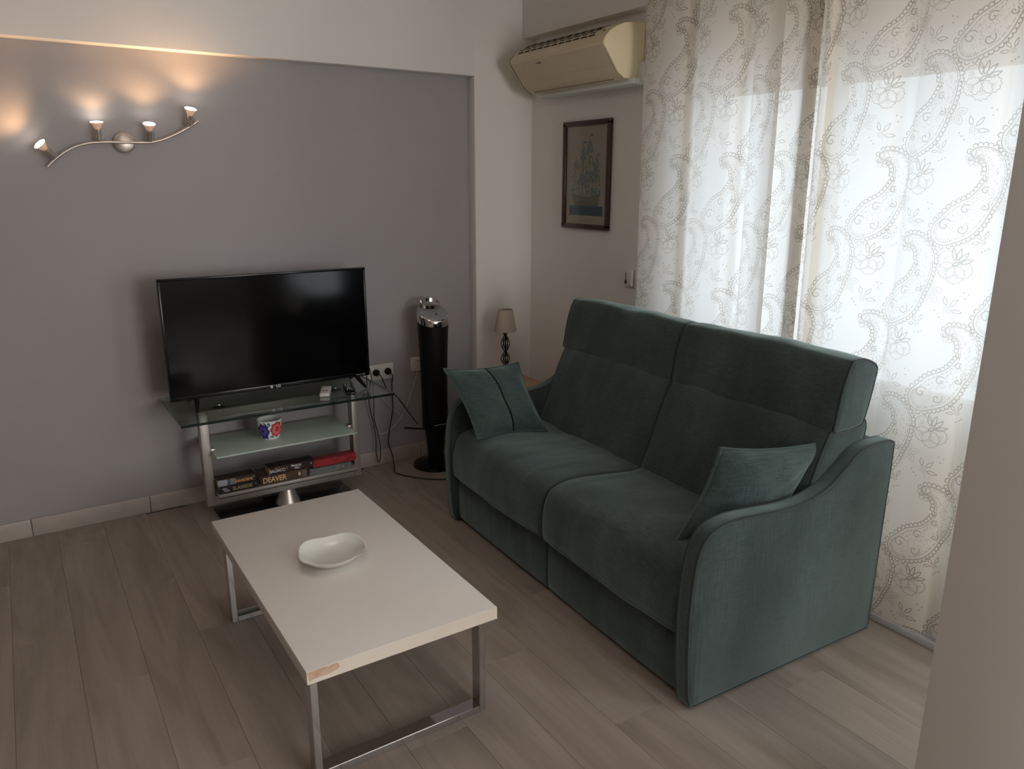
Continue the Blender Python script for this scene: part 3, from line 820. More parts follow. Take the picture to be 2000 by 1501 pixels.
# ------------------------------------------------------------------ cushions
def pillow(name, label, center, e1, e2, w, h, th, seam=False, seed=0, group=None):
    e1 = Vector(e1).normalized(); e2 = Vector(e2).normalized(); e3 = e1.cross(e2).normalized()
    root = thing(name, label, 'cushion', center, 0, group)
    N = 60
    r0 = random.Random(seed); ph = [r0.random() * 6.28 for _ in range(8)]
    def pos(u, v, s_):
        # pincushion outline: sides curve in, corners stay pointed
        a = 1 - 0.10 * (1 - abs(v) ** 2.0) * 1.0; b = 1 - 0.10 * (1 - abs(u) ** 2.0)
        x = u * w / 2 * a; y = v * h / 2 * b
        k = max(0.0, (1 - abs(u) ** 2.6)) ** 0.62 * max(0.0, (1 - abs(v) ** 2.6)) ** 0.62
        z = s_ * th / 2 * k
        rr = max(abs(u), abs(v))
        z += 0.004 * math.sin(9 * u + ph[0]) * math.sin(7 * v + ph[1]) * k ** 0.5
        # radial puckers near the corners
        z += 0.0035 * math.sin(14 * math.atan2(v, u) + ph[2]) * max(0, rr - 0.45) * (1 - rr) * 4
        if seam and s_ > 0: z -= 0.012 * math.exp(-((u - 0.04) / 0.07) ** 2) * k ** 0.5
        z += 0.010 * (u * v) 
        return e1 * x + e2 * y + e3 * z
    bm = bmesh.new(); g = {}
    for s_ in (1, -1):
        for i in range(N + 1):
            for j in range(N + 1):
                edge = i in (0, N) or j in (0, N)
                if s_ == -1 and edge: g[(s_, i, j)] = g[(1, i, j)]; continue
                u = math.sin((i / N * 2 - 1) * PI / 2); v = math.sin((j / N * 2 - 1) * PI / 2)
                g[(s_, i, j)] = bm.verts.new(pos(u, v, s_))
    for s_ in (1, -1):
        for i in range(N):
            for j in range(N):
                q = (g[(s_, i, j)], g[(s_, i + 1, j)], g[(s_, i + 1, j + 1)], g[(s_, i, j + 1)])
                bm.faces.new(q if s_ > 0 else q[::-1])
    bm_obj('cushion_body', bm, M['velvet_pillow'], root, True, smooth=180)
    rim = []
    for i in range(N): rim.append(pos(math.sin((i / N * 2 - 1) * PI / 2), -1, 0))
    for i in range(N): rim.append(pos(1, math.sin((i / N * 2 - 1) * PI / 2), 0))
    for i in range(N, 0, -1): rim.append(pos(math.sin((i / N * 2 - 1) * PI / 2), 1, 0))
    for i in range(N, 0, -1): rim.append(pos(-1, math.sin((i / N * 2 - 1) * PI / 2), 0))
    bm_obj('piping', tube_bm(rim, 0.0060, 8, True), M['velvet_pillow'], root, True, smooth=180)
    if seam:
        pts = [pos(0.04, math.sin((j / N * 2 - 1) * PI / 2) * 0.985, 1) + e3 * 0.0030 for j in range(N + 1)]
        bm_obj('seam', tube_bm(pts, 0.0032, 6), M['seam_dark'], root, True, smooth=180)
    return root
pillow('cushion', 'green velvet cushion with centre seam, leaning on the far sofa arm by the lamp', (1.800, 2.882, 0.626), (0.37, -0.025, -0.018), (-0.065, 0.165, 0.297), 0.375, 0.350, 0.125, seam=True, seed=1)
pillow('cushion', 'green velvet cushion leaning on the near sofa arm, one corner over the armrest', (1.957, 1.550, 0.612), (0.361, -0.11, -0.01), (0.153, -0.03, 0.283), 0.385, 0.335, 0.13, seed=5)

# ------------------------------------------------------------------ coffee table
T0x, T1x, T0y, T1y, TZ = 0.490, 1.068, 1.714, 2.788, 0.385
ct = thing('coffee_table', 'low white rectangular coffee table on chrome frame legs, chipped at one corner', 'table', ((T0x + T1x) / 2, (T0y + T1y) / 2, 0))
top = box('tabletop', T0x, T1x, T0y + 0.001, T1y, TZ - 0.040, TZ, M['white_lacquer'], ct, bev=0.0025)
e = box('edge_band', T0x + 0.001, T1x - 0.001, T0y, T0y + 0.002, TZ - 0.0385, TZ - 0.0015, M['edge_lacquer'], top)
# chipped patch where the edge band is torn off
bm = bmesh.new()
pts = [(0.494, 0.3690), (0.497, 0.3565), (0.520, 0.3600), (0.548, 0.3590), (0.572, 0.3640), (0.580, 0.3700), (0.5745, 0.3830), (0.5600, 0.3835), (0.550, 0.3800), (0.545, 0.3835), (0.515, 0.3835), (0.4925, 0.3830)]
f = bm.faces.new([bm.verts.new((px, T0y - 0.0006, pz)) for px, pz in pts])
r_ = bmesh.ops.extrude_face_region(bm, geom=[f]); bmesh.ops.translate(bm, verts=[v for v in r_['geom'] if isinstance(v, bmesh.types.BMVert)], vec=(0, 0.001, 0))
bm_obj('chipped_patch', bm, M['chip'], top)
for y0, y1 in ((1.768, 1.813), (2.698, 2.743)):
    bm = bmesh.new(); a, b, th = 0.512, 1.058, 0.022
    for (xa, xb, za, zb) in ((a, a + th, 0, TZ - 0.041), (b - th, b, 0, TZ - 0.041), (a + th, b - th, 0, th), (a + th, b - th, TZ - 0.041 - th, TZ - 0.041)):
        add_box(bm, xa, xb, y0, y1, za, zb, 0.0015, 1)
    bm_obj('leg_frame', bm, M['chrome'], ct, smooth=30)

# dish
def dish():
    root = thing('dish', 'white ceramic dish with a wavy four-cornered rim on the coffee table', 'dish', (0.762, 2.262, TZ))
    nA, prof = 64, []
    K = [(0.0, 0.006, 0), (0.35, 0.006, 0), (0.55, 0.0085, 0.02), (0.72, 0.30, .2), (0.88, 0.68, .6), (1.0, 1.0, 1)]
    bm = bmesh.new()
    def rim(th):
        r = 0.112 * (1 + 0.05 * math.cos(2 * (th - R(20))) + 0.045 * math.cos(4 * (th - R(35))) + 0.03 * math.cos(3 * th + 0.5))
        h = 0.037 + 0.004 * math.cos(4 * (th - R(35))) + 0.003 * math.cos(2 * (th - 1.0))
        return r, h
    rings = []
    seq = [(0.42, 0.0, 0)] + [(0.55, 0.001, 0), (0.70, 0.22, 0), (0.86, 0.62, 0), (1.0, 1.0, 0)] + [(0.985, 1.02, 1), (0.965, 0.97, 1), (0.83, 0.60, 1), (0.66, 0.22, 1), (0.48, 0.10, 1), (0.25, 0.085, 1)]
    for f_, hf, _ in seq:
        ring = []
        for k in range(nA):
            th = 2 * PI * k / nA; r, h = rim(th)
            blend = min(1, max(0, (f_ - 0.45) / 0.5))
            rr = (r * blend + 0.112 * (1 - blend)) * f_
            hh = (h * blend + 0.043 * (1 - blend)) * hf
            ring.append(bm.verts.new((rr * math.cos(th), rr * math.sin(th), hh + 0.0005)))
        rings.append(ring)
    for A, B in zip(rings[:-1], rings[1:]):
        for k in range(nA): bm.faces.new((A[k], A[(k + 1) % nA], B[(k + 1) % nA], B[k]))
    bm.faces.new(rings[0]); bm.faces.new(rings[-1])
    bm_obj('bowl', bm, M['ceramic'], root, True, smooth=70)
dish()

# ------------------------------------------------------------------ TV stand
GX0, GX1, GY0, GY1, GZ0, GZ1 = 0.522, 1.532, 3.430, 3.935, 0.562, 0.574
st = thing('tv_stand', 'brushed steel tv stand with green glass top and frosted shelf against the grey wall', 'tv stand', (1.02, 3.69, 0))
bm = bmesh.new(); add_box(bm, GX0, GX1, GY0, GY1, GZ0, GZ1)
for f in bm.faces:
    if abs(f.normal.z) < 0.5: f.material_index = 1
me = bpy.data.meshes.new('glass_top'); bm.normal_update()
for f in bm.faces:
    if abs(f.normal.z) < 0.5: f.material_index = 1
bm.to_mesh(me); bm.free(); link_obj('glass_top', me, [M['glass_top'], M['glass_edge']], st)
FY0, FY1, FX0, FX1, FZ0, FZ1 = 3.655, 3.712, 0.636, 1.420, 0.084, 0.560
for nm, a in (('side_post', (FX0, FX0 + 0.040, FY0, FY1, FZ0, FZ1)), ('side_post', (FX1 - 0.034, FX1, FY0, FY1, FZ0, FZ1)),
              ('top_bar', (FX0 + 0.040, FX1 - 0.034, FY0, FY1, FZ1 - 0.045, FZ1)), ('bottom_bar', (FX0 + 0.040, FX1 - 0.034, FY0, FY1, FZ0, FZ0 + 0.045))):
    box(nm, *a, M['steel'], st, bev=0.002)
box('frosted_shelf', 0.678, 1.368, 3.552, 3.90, 0.352, 0.360, M['frosted'], st, bev=0.002)
sh = box('lower_shelf', 0.680, 1.382, 3.600, 3.88, 0.134, 0.152, M['steel'], st, bev=0.001)
box('shelf_groove', 0.681, 1.381, 3.5985, 3.6005, 0.1335, 0.137, M['dark_hole'], sh)
for xx in (0.676, 1.366):
    for zz in (0.346,):
        box('shelf_clip', xx, xx + 0.020, 3.665, 3.702, zz - 0.006, zz + 0.020, M['nickel'], st, bev=0.002)
for xx in (0.737, 1.315):
    lathe('mount_disc', [(0, 0), (0.030, 0), (0.030, 0.002), (0, 0.002)], M['black_matte'], (xx, 3.69, 0.5602), st)
    lathe('mount_cap', [(0, 0), (0.014, 0), (0.014, 0.003), (0.010, 0.004), (0, 0.004)], M['chrome'], (xx, 3.69, 0.5742), st)
lathe('pedestal', [(0, 0.010), (0.062, 0.010), (0.058, 0.020), (0.046, 0.050), (0.036, 0.084), (0, 0.084)], M['nickel'], (1.03, 3.69, 0), st)
bm = bmesh.new(); add_box(bm, 0.69, 1.36, 3.52, 3.81, 0.0, 0.010, 0.003); bm_obj('base_plate', bm, M['base_black'], st, smooth=30)

# television
tv = thing('television', 'large flat black television on the glass top of the tv stand', 'television', (1.01, 3.69, GZ1))
X0, X1, Z0, Z1, YF = 0.525, 1.496, 0.624, 1.184, 3.655
bm = bmesh.new()
bz = 0.011
add_box(bm, X0, X1, YF, YF + 0.028, Z1 - bz, Z1, 0.002); add_box(bm, X0, X1, YF, YF + 0.028, Z0, Z0 + 0.019, 0.002)
add_box(bm, X0, X0 + bz, YF, YF + 0.028, Z0 + 0.019, Z1 - bz, 0.002); add_box(bm, X1 - bz, X1, YF, YF + 0.028, Z0 + 0.019, Z1 - bz, 0.002)
bezel = bm_obj('bezel', bm, M['black_gloss'], tv, smooth=30)
box('screen', X0 + bz - 0.001, X1 - bz + 0.001, YF + 0.003, YF + 0.02, Z0 + 0.018, Z1 - bz + 0.001, M['screen'], tv)
bm = bmesh.new(); add_box(bm, X0 + 0.01, X1 - 0.01, YF + 0.020, YF + 0.034, Z0 + 0.01, Z1 - 0.01, 0.004); add_box(bm, X0 + 0.15, X1 - 0.15, YF + 0.03, YF + 0.075, Z0 + 0.02, Z0 + 0.36, 0.015)
bm_obj('rear_housing', bm, M['black_matte'], tv, smooth=30)
for xx, lean in ((0.640, -0.018), (1.425, 0.018)):
    bm = bmesh.new()
    for yt in (3.588, 3.800):
        b = tube_bm([(xx, YF + 0.028, Z0 + 0.010), (xx + lean * 0.3, (YF + 0.028) * 0.55 + yt * 0.45, Z0 - 0.012), (xx + lean, yt, GZ1 + 0.007)], 0.008, 8, radii=[0.013, 0.011, 0.0065])
        merge(bm, b)
    bm_obj('foot', bm, M['black_matte'], tv, smooth=50)
RX = (R(90), 0, 0)
lathe('logo', [(0, 0), (0.0065, 0), (0.0065, 0.0006), (0, 0.0006)], M['mark_white'], (0.985, YF - 0.0003, 0.6335), tv, axis=(0, -1, 0), n=20)
lg = text('logo_lettering', 'LG', 0.018, M['mark_white'], (1.018, YF - 0.0006, 0.6335), RX, tv)
text('logo_lettering', 'LG', 0.0075, M['mark_grey'], (0.985, YF - 0.0012, 0.6335), RX, tv)
text('small_print', 'ThinQ  LED', 0.010, M['mark_grey'], (1.445, YF - 0.0006, 0.6340), RX, tv)

# remotes
def remote(name, label, c, ang, L, W, H, mat, parts):
    root = thing(name, label, 'remote', (c[0], c[1], GZ1 + 0.0002), ang)
    box('body', -W / 2, W / 2, -L / 2, L / 2, 0, H, mat, root, bev=0.005, local=True, seg=3)
    parts(root)
def p_white(root):
    box('display', -0.012, 0.012, 0.012, 0.046, 0.0182, 0.0192, M['white_plastic'], root, local=True)
    box('button', -0.014, 0.014, -0.020, -0.012, 0.0182, 0.0205, M['mark_brown'], root, local=True, bev=0.0008)
    for k in range(2): box('button', -0.012 + 0.016 * k, -0.004 + 0.016 * k, -0.045, -0.037, 0.0182, 0.0200, M['mark_grey'], root, local=True, bev=0.0008)
def p_black(root):
    lathe('navigation_ring', [(0, 0), (0.013, 0), (0.013, 0.002), (0.009, 0.002), (0.009, 0.0008), (0, 0.0008)], M['grey_plastic'], (0, -0.002, 0.0152), root, local=True, n=20)
    for k in range(5):
        for j in range(3):
            if k == 2: continue
            yy = 0.062 - 0.026 * k
            box('button', -0.014 + 0.0115 * j, -0.008 + 0.0115 * j, yy, yy + 0.007, 0.0155, 0.0172, M['mark_grey'] if (k + j) % 2 else M['mark_white'], root, local=True, bev=0.0005)
remote('remote_control', 'white remote control on the glass top of the tv stand', (1.237, 3.610), -R(24), 0.150, 0.048, 0.0185, M['white_plastic'], p_white)
remote('remote_control', 'black remote control with pale buttons on the glass top of the tv stand', (1.352, 3.590), -R(15), 0.175, 0.046, 0.0155, M['black_gloss'], p_black)

# mug / plant pot with painted flowers
def mug_mat():
    W_, H_, p = 0.345, 0.10, 2400
    def disc(a, cx, cy_, rx, ry, col, petals=0, seed=0, ang=0):
        H, W = a.shape[:2]
        ys, xs = np.mgrid[0:H, 0:W]
        x = (xs + 0.5) / W * W_; y = (ys + 0.5) / H * H_
        dx, dy = x - cx, y - cy_
        ca, sa = math.cos(ang), math.sin(ang)
        dx, dy = dx * ca + dy * sa, -dx * sa + dy * ca
        th = np.arctan2(dy / ry, dx / rx)
        r = np.hypot(dx / rx, dy / ry)
        lim = 1 + (0.07 * np.cos(petals * th + seed) if petals else 0)
        m = np.clip((lim - r) * 14, 0, 1)[..., None]
        a[:] = a * (1 - m) + np.array(col) * m
    H, W = int(H_ * p / 2), int(W_ * p / 2)
    a = np.ones((H, W, 3), np.float32) * np.array([0.86, 0.86, 0.82])
    r0 = random.Random(4)
    for rep in range(2):
        o = rep * W_ / 2
        for k in range(30):
            disc(a, o + r0.random() * 0.17, 0.012 + 0.08 * r0.random(), 0.010, 0.0042, (0.02, 0.17, 0.11) if k % 2 else (0.05, 0.12, 0.08), ang=r0.random() * 3)
        for k in range(6):
            disc(a, o + r0.random() * 0.17, 0.01 + 0.08 * r0.random(), 0.006, 0.005, (0.10, 0.20, 0.42), 4)
        disc(a, o + 0.036, 0.048, 0.033, 0.042, (0.03, 0.03, 0.20), 7)
        disc(a, o + 0.036, 0.050, 0.021, 0.026, (0.09, 0.07, 0.34), 6, 1)
        disc(a, o + 0.038, 0.052, 0.006, 0.008, (0.02, 0.02, 0.10), 5)
        disc(a, o + 0.106, 0.056, 0.034, 0.041, (0.58, 0.06, 0.05), 8)
        disc(a, o + 0.106, 0.055, 0.024, 0.029, (0.78, 0.16, 0.18), 7, 2)
        disc(a, o + 0.108, 0.057, 0.011, 0.014, (0.50, 0.03, 0.03), 6)
        disc(a, o + 0.109, 0.056, 0.004, 0.005, (0.25, 0.18, 0.10))
    im = make_image('painted_flowers', a)
    t = pbr('painted_ceramic', (0.8, 0.8, 0.8), 0.15, spec=0.6)
    uv = t.add('ShaderNodeUVMap'); uv.uv_map = 'UVMap'
    tx = t.add('ShaderNodeTexImage'); tx.image = im; t.link(uv.outputs[0], tx.inputs['Vector']); t.link(tx.outputs['Color'], t.b.inputs['Base Color'])
    return t.m
mg = thing('flower_pot', 'small white pot painted with blue and red flowers on the frosted shelf', 'pot', (0.972, 3.705, 0.3605))
n = 48
prof = [(0.040, 0.0), (0.045, 0.004), (0.054, 0.030), (0.058, 0.060), (0.0585, 0.085), (0.060, 0.098)]
bm = bmesh.new(); rings = []
for r_, z in prof: rings.append([bm.verts.new((r_ * math.cos(2 * PI * k / n), r_ * math.sin(2 * PI * k / n), z)) for k in range(n)])
uvl = bm.loops.layers.uv.new('UVMap')
for i in range(len(prof) - 1):
    for k in range(n):
        f = bm.faces.new((rings[i][k], rings[i][(k + 1) % n], rings[i + 1][(k + 1) % n], rings[i + 1][k]))
        for lp, (kk, ii) in zip(f.loops, ((k, i), (k + 1, i), (k + 1, i + 1), (k, i + 1))):
            lp[uvl].uv = ((kk / n + 0.497) , prof[ii][1] / 0.098)
f = bm.faces.new(rings[0][::-1])
bm_obj('pot_body', bm, mug_mat(), mg, True, smooth=60)
lathe('pot_lining', [(0.0600, 0.098), (0.0585, 0.100), (0.0555, 0.098), (0.053, 0.06), (0.048, 0.02), (0, 0.012)], M['ceramic'], (0, 0, 0), mg, local=True)

# books
def book(label, x0, x1, z0, h, yf, depth, cover, lines, extra=None, ang=0.0):
    cx = (x0 + x1) / 2
    root = thing('book', label, 'book', (cx, yf, z0), ang, 'books lying on the bottom shelf of the tv stand')
    hw = (x1 - x0) / 2; cv = M_book(cover)
    bm = bmesh.new()
    add_box(bm, -hw, hw, 0, 0.0025, 0, h, 0.0008, 1)
    add_box(bm, -hw, hw, 0.001, depth, 0, 0.0015, 0.0003, 1)
    add_box(bm, -hw, hw, 0.001, depth, h - 0.0015, h, 0.0003, 1)
    bm_obj('cover', bm, cv, root, True, smooth=30)
    box('pages', -hw + 0.002, hw - 0.002, 0.002, depth - 0.003, 0.0016, h - 0.0016, M['paper'], root, local=True)
    for (s_, px, pz, size, col, sx) in lines:
        t = text('title', s_, size, flat(col), (0, 0, 0), RX, root, ext=0.0002, sx=sx)
        t.location = (px, -0.0006, pz)
    for (a, b, c, d, col) in (extra or []):
        box('printed_band', a, b, -0.0005, 0.0008, c, d, flat(col), root, local=True)
    return root
_bc = {}
def flat(c):
    if c not in _bc: _bc[c] = pbr('print_ink', c, 0.45).m
    return _bc[c]
def M_book(c):
    k = ('n', c)
    if k not in _bc: _bc[k] = noisy('book_cover', c, tuple(v * 0.6 for v in c), nscale=25, rough=0.35, spec=0.45).m
    return _bc[k]
BZ, BY = 0.1525, 3.612
WH, OR, GR = (0.70, 0.70, 0.68), (0.85, 0.50, 0.16), (0.45, 0.36, 0.20)
book('black paperback lettered SLASSIDE at the left end of the lower shelf, bottom of its pile', 0.686, 0.872, BZ, 0.034, BY, 0.12, (0.012, 0.011, 0.012),
     [('SLASSIDE', 0.016, 0.016, 0.023, GR, 1.0), ('MEG', -0.066, 0.022, 0.011, WH, 1.0), ('NOIR', -0.058, 0.011, 0.011, WH, 1.0), ('o', 0.080, 0.022, 0.010, WH, 1.0)])
book('paperback with pale left end and orange lettering, on top of the black one', 0.683, 0.862, BZ + 0.0345, 0.036, BY + 0.003, 0.07, (0.055, 0.030, 0.020),
     [('- - -  - -', -0.068, 0.017, 0.010, (0.2, 0.25, 0.35), 0.8), ('GARDENS', 0.035, 0.014, 0.018, OR, 1.0), ('o', 0.080, 0.024, 0.010, WH, 1.0)],
     [(-0.0895, -0.045, 0.003, 0.033, (0.42, 0.45, 0.50)), (-0.045, -0.030, 0.003, 0.033, (0.08, 0.12, 0.16)), (-0.030, -0.005, 0.003, 0.033, (0.28, 0.24, 0.24))], ang=0.01)
book('brown paperback with large orange lettering DEAVER in the middle of the lower shelf', 0.885, 1.118, BZ, 0.045, BY, 0.13, (0.085, 0.050, 0.030),
     [('DEAVER', -0.050, 0.0215, 0.038, (0.80, 0.55, 0.30), 0.85), ('--------', 0.020, 0.024, 0.008, GR, 1.0), ('8', 0.075, 0.024, 0.026, (0.75, 0.60, 0.40), 1.0)],
     [(0.087, 0.110, 0.006, 0.040, (0.12, 0.11, 0.10))])
book('dark maroon paperback lettered BALDACCI and Memory Man, on top of the brown one', 0.925, 1.158, BZ + 0.0455, 0.038, BY + 0.002, 0.07, (0.030, 0.010, 0.012),
     [('DAVID', -0.072, 0.031, 0.008, (0.5, 0.12, 0.10), 1.0), ('BALDACCI', -0.072, 0.016, 0.022, WH, 0.72), ('I', -0.025, 0.021, 0.018, (0.5, 0.35, 0.25), 1.0),
      ('Memory', 0.022, 0.027, 0.019, WH, 0.80), ('Man', 0.026, 0.013, 0.016, WH, 0.9), ('o', 0.098, 0.023, 0.015, WH, 1.0)], [(-0.1165, -0.110, 0.001, 0.037, (0.25, 0.10, 0.05))])
book('grey marbled paperback at the right end of the lower shelf, under the red book', 1.128, 1.352, BZ, 0.033, BY, 0.12, (0.20, 0.22, 0.21),
     [('~ / ~  /  ~~', 0.0, 0.016, 0.022, (0.05, 0.06, 0.06), 1.0), ('///  //', 0.050, 0.016, 0.018, (0.45, 0.47, 0.45), 1.2)])
book('bright red book at the right end of the lower shelf, topmost there', 1.150, 1.380, BZ + 0.0375, 0.038, BY + 0.001, 0.06, (0.42, 0.035, 0.045),
     [('----------', 0.045, 0.020, 0.009, (0.60, 0.12, 0.10), 1.0)])
# a thin slip keeps the red book level above the grey one
# ------------------------------------------------------------------ sockets, plates
def plate(label, x0, x1, z0, z1, sockets, name='wall_socket'):
    root = thing(name, label, 'socket', ((x0 + x1) / 2, WY, (z0 + z1) / 2))
    p = box('plate', x0, x1, WY - 0.010, WY, z0, z1, M['white_plastic'], root, bev=0.003)
    for sx in sockets:
        lathe('socket_well', [(0.0235, 0), (0.0235, 0.003), (0.020, 0.003), (0.019, -0.004), (0, -0.004)], M['white_plastic'], (sx, WY - 0.0105, (z0 + z1) / 2 + 0.002), root, axis=(0, -1, 0), n=24)
    return root
plate('white triple socket plate behind the right end of the television, two black plugs in it', 1.545, 1.762, 0.508, 0.597, (1.580, 1.652, 1.724))
plate('single white wall socket half hidden by the tower fan', 1.873, 1.960, 0.530, 0.612, (1.918,))
def plug(parent, x, z):
    lathe('plug', [(0, 0), (0.019, 0), (0.019, 0.016), (0.012, 0.026), (0.006, 0.034), (0, 0.034)], M['black_matte'], (x, WY - 0.0125, z), parent, axis=(0, -1, 0), n=20)
Y9 = WY - 0.045
c1 = thing('power_cord', 'black cord from the rightmost plug, dropping to the floor and running behind the sofa', 'cord', (1.724, Y9, 0.555))
plug(c1, 1.724, 0.5545)
tube('cable', [(1.724, WY - 0.046, 0.5545), (1.736, WY - 0.055, 0.535), (1.742, Y9 + 0.02, 0.48), (1.742, Y9 + 0.02, 0.40), (1.742, Y9 + 0.02, 0.33), (1.728, Y9 + 0.015, 0.27), (1.705, Y9, 0.20), (1.698, Y9, 0.13), (1.703, 3.88, 0.07), (1.690, 3.83, 0.02), (1.668, 3.77, 0.005),
               (1.690, 3.71, 0.004), (1.720, 3.66, 0.004), (1.780, 3.585, 0.004), (1.840, 3.54, 0.004), (1.91, 3.50, 0.004), (2.0, 3.45, 0.004), (2.12, 3.42, 0.004)], 0.0032, M['cable_black'], c1)
c2 = thing('power_cord', 'black cord from the middle plug to the foot of the tower fan', 'cord', (1.652, Y9, 0.555))
plug(c2, 1.652, 0.5545)
tube('cable', [(1.652, WY - 0.046, 0.5545), (1.668, WY - 0.055, 0.535), (1.700, WY - 0.03, 0.47), (1.728, WY - 0.025, 0.422), (1.752, 3.91, 0.415), (1.790, 3.88, 0.350), (1.828, 3.85, 0.280), (1.850, 3.83, 0.245)], 0.0032, M['cable_black'], c2)
c3 = thing('tv_cable', 'thin black cable looping down from behind the television to near the floor', 'cord', (1.49, 3.72, 0.64))
tube('cable', [(1.46, 3.70, 0.645), (1.495, 3.74, 0.640), (1.535, 3.80, 0.60), (1.562, 3.86, 0.50), (1.585, 3.90, 0.38), (1.607, 3.91, 0.28), (1.618, 3.91, 0.18), (1.617, 3.91, 0.09), (1.626, 3.905, 0.035), (1.640, 3.905, 0.065), (1.642, 3.905, 0.14), (1.630, 3.905, 0.21), (1.612, 3.905, 0.30), (1.617, 3.91, 0.40), (1.610, 3.90, 0.50), (1.585, 3.86, 0.575), (1.54, 3.78, 0.635), (1.47, 3.72, 0.655)],
     0.0026, M['cable_black'], c3)
c4 = thing('aerial_cable', 'thin white cable sagging from the single socket to behind the tv stand', 'cord', (1.90, 3.94, 0.55))
tube('cable', [(1.915, WY - 0.012, 0.565), (1.895, 3.925, 0.51), (1.866, 3.93, 0.43), (1.830, 3.93, 0.341), (1.795, 3.93, 0.28), (1.761, 3.93, 0.24), (1.701, 3.93, 0.20), (1.655, 3.93, 0.195), (1.62, 3.93, 0.235), (1.598, 3.93, 0.32), (1.580, 3.93, 0.42), (1.565, 3.93, 0.52)], 0.0022, M['cable_white'], c4)
c5 = thing('antenna_cable', 'short white cable hanging diagonally from the triple socket', 'cord', (1.58, 3.94, 0.54))
tube('cable', [(1.580, WY - 0.012, 0.555), (1.60, 3.93, 0.53), (1.644, 3.93, 0.486), (1.690, 3.935, 0.39), (1.74, 3.935, 0.33), (1.785, 3.935, 0.285), (1.80, 3.935, 0.25)], 0.0020, M['cable_white'], c5)

# ------------------------------------------------------------------ tower fan
fx, fy = 1.930, 3.770
fan = thing('tower_fan', 'black tower fan with chrome top on a round base beside the sofa', 'fan', (fx, fy, 0))
lathe('base', [(0, 0), (0.130, 0), (0.134, 0.006), (0.130, 0.016), (0.09, 0.026), (0.05, 0.034), (0.0, 0.036)], M['black_gloss'], (fx, fy, 0), fan, n=48)
def loft(name, secs, mat, parent, n=40, zfun=None, smooth=60, cap=True):
    bm = bmesh.new(); rings = []
    for rx, ry, z in secs:
        rings.append([bm.verts.new((fx + rx * math.cos(2 * PI * k / n), fy + ry * math.sin(2 * PI * k / n), z if zfun is None else zfun(math.sin(2 * PI * k / n) * ry, z))) for k in range(n)])
    for A, B in zip(rings[:-1], rings[1:]):
        for k in range(n): bm.faces.new((A[k], A[(k + 1) % n], B[(k + 1) % n], B[k]))
    if cap: bm.faces.new(rings[0][::-1]); bm.faces.new(rings[-1])
    return bm_obj(name, bm, mat, parent, smooth=smooth)
loft('stem', [(0.046, 0.042, 0.03), (0.049, 0.045, 0.08), (0.056, 0.050, 0.16), (0.063, 0.058, 0.235)], M['black_gloss'], fan)
tilt = 0.42
def slant(y, z):   # upper rim leans towards the room
    k = min(1, max(0, (z - 0.78) / 0.10))
    return z + y * tilt * k
loft('body', [(0.073, 0.068, 0.230), (0.075, 0.070, 0.245), (0.075, 0.071, 0.40), (0.077, 0.073, 0.55), (0.081, 0.077, 0.70), (0.086, 0.082, 0.80), (0.089, 0.084, 0.852)], M['black_matte'], fan, zfun=slant)
loft('chrome_collar', [(0.0895, 0.0845, 0.850), (0.091, 0.086, 0.870), (0.091, 0.086, 0.893), (0.087, 0.082, 0.902)], M['chrome'], fan, zfun=slant, cap=True)
loft('control_panel', [(0.086, 0.081, 0.8995), (0.084, 0.079, 0.9050), (0.070, 0.066, 0.9075)], M['grey_plastic'], fan, zfun=slant)
lathe('indicator', [(0, 0), (0.006, 0), (0.006, 0.002), (0, 0.002)], M['blue_dot'], (fx + 0.004, fy - 0.035, 0.893), fan, axis=(0, -tilt, 1), n=16)
# raised chrome carrying handle at the back of the top
bm = bmesh.new(); hr = []
for i in range(36):
    a = 2 * PI * i / 36; cx_, cy_ = math.cos(a), math.sin(a)
    ring = []
    for q, dz in ((1.0, -0.014), (1.02, 0.010), (0.90, 0.012), (0.86, -0.012)):
        yy = 0.038 + 0.034 * cy_ * q
        ring.append(bm.verts.new((fx + 0.062 * cx_ * q, fy + yy, 0.926 + yy * 0.52 + dz * 0.75)))
    hr.append(ring)
for i in range(36):
    A, B = hr[i], hr[(i + 1) % 36]
    for k in range(4): bm.faces.new((A[k], A[(k + 1) % 4], B[(k + 1) % 4], B[k]))
bm_obj('handle', bm, M['chrome'], fan, smooth=50)
# air grille: fine horizontal louvres on the front
g_ = bmesh.new()
for k in range(34):
    z = 0.30 + k * 0.0145
    rr = 0.0757 + (0.004 if z > 0.6 else 0) * (z - 0.6) * 4
    pts = [(fx + (rr + 0.0004) * math.cos(a), fy + (rr - 0.004) * math.sin(a), z) for a in [R(-140 + 100 * i / 10) for i in range(11)]]
    merge(g_, tube_bm(pts, 0.0014, 4))
g = bm_obj('grille', g_, M['black_gloss'], fan, smooth=60); g['kind'] = 'stuff'
box('badge', fx - 0.045, fx + 0.035, fy - 0.0735, fy - 0.0705, 0.262, 0.266, M['mark_grey'], fan)
tube('cord_strap', [(1.720, 3.735, 0.272), (1.78, 3.74, 0.256), (1.865, 3.75, 0.236)], 0.0045, M['black_matte'], fan, sub=4)

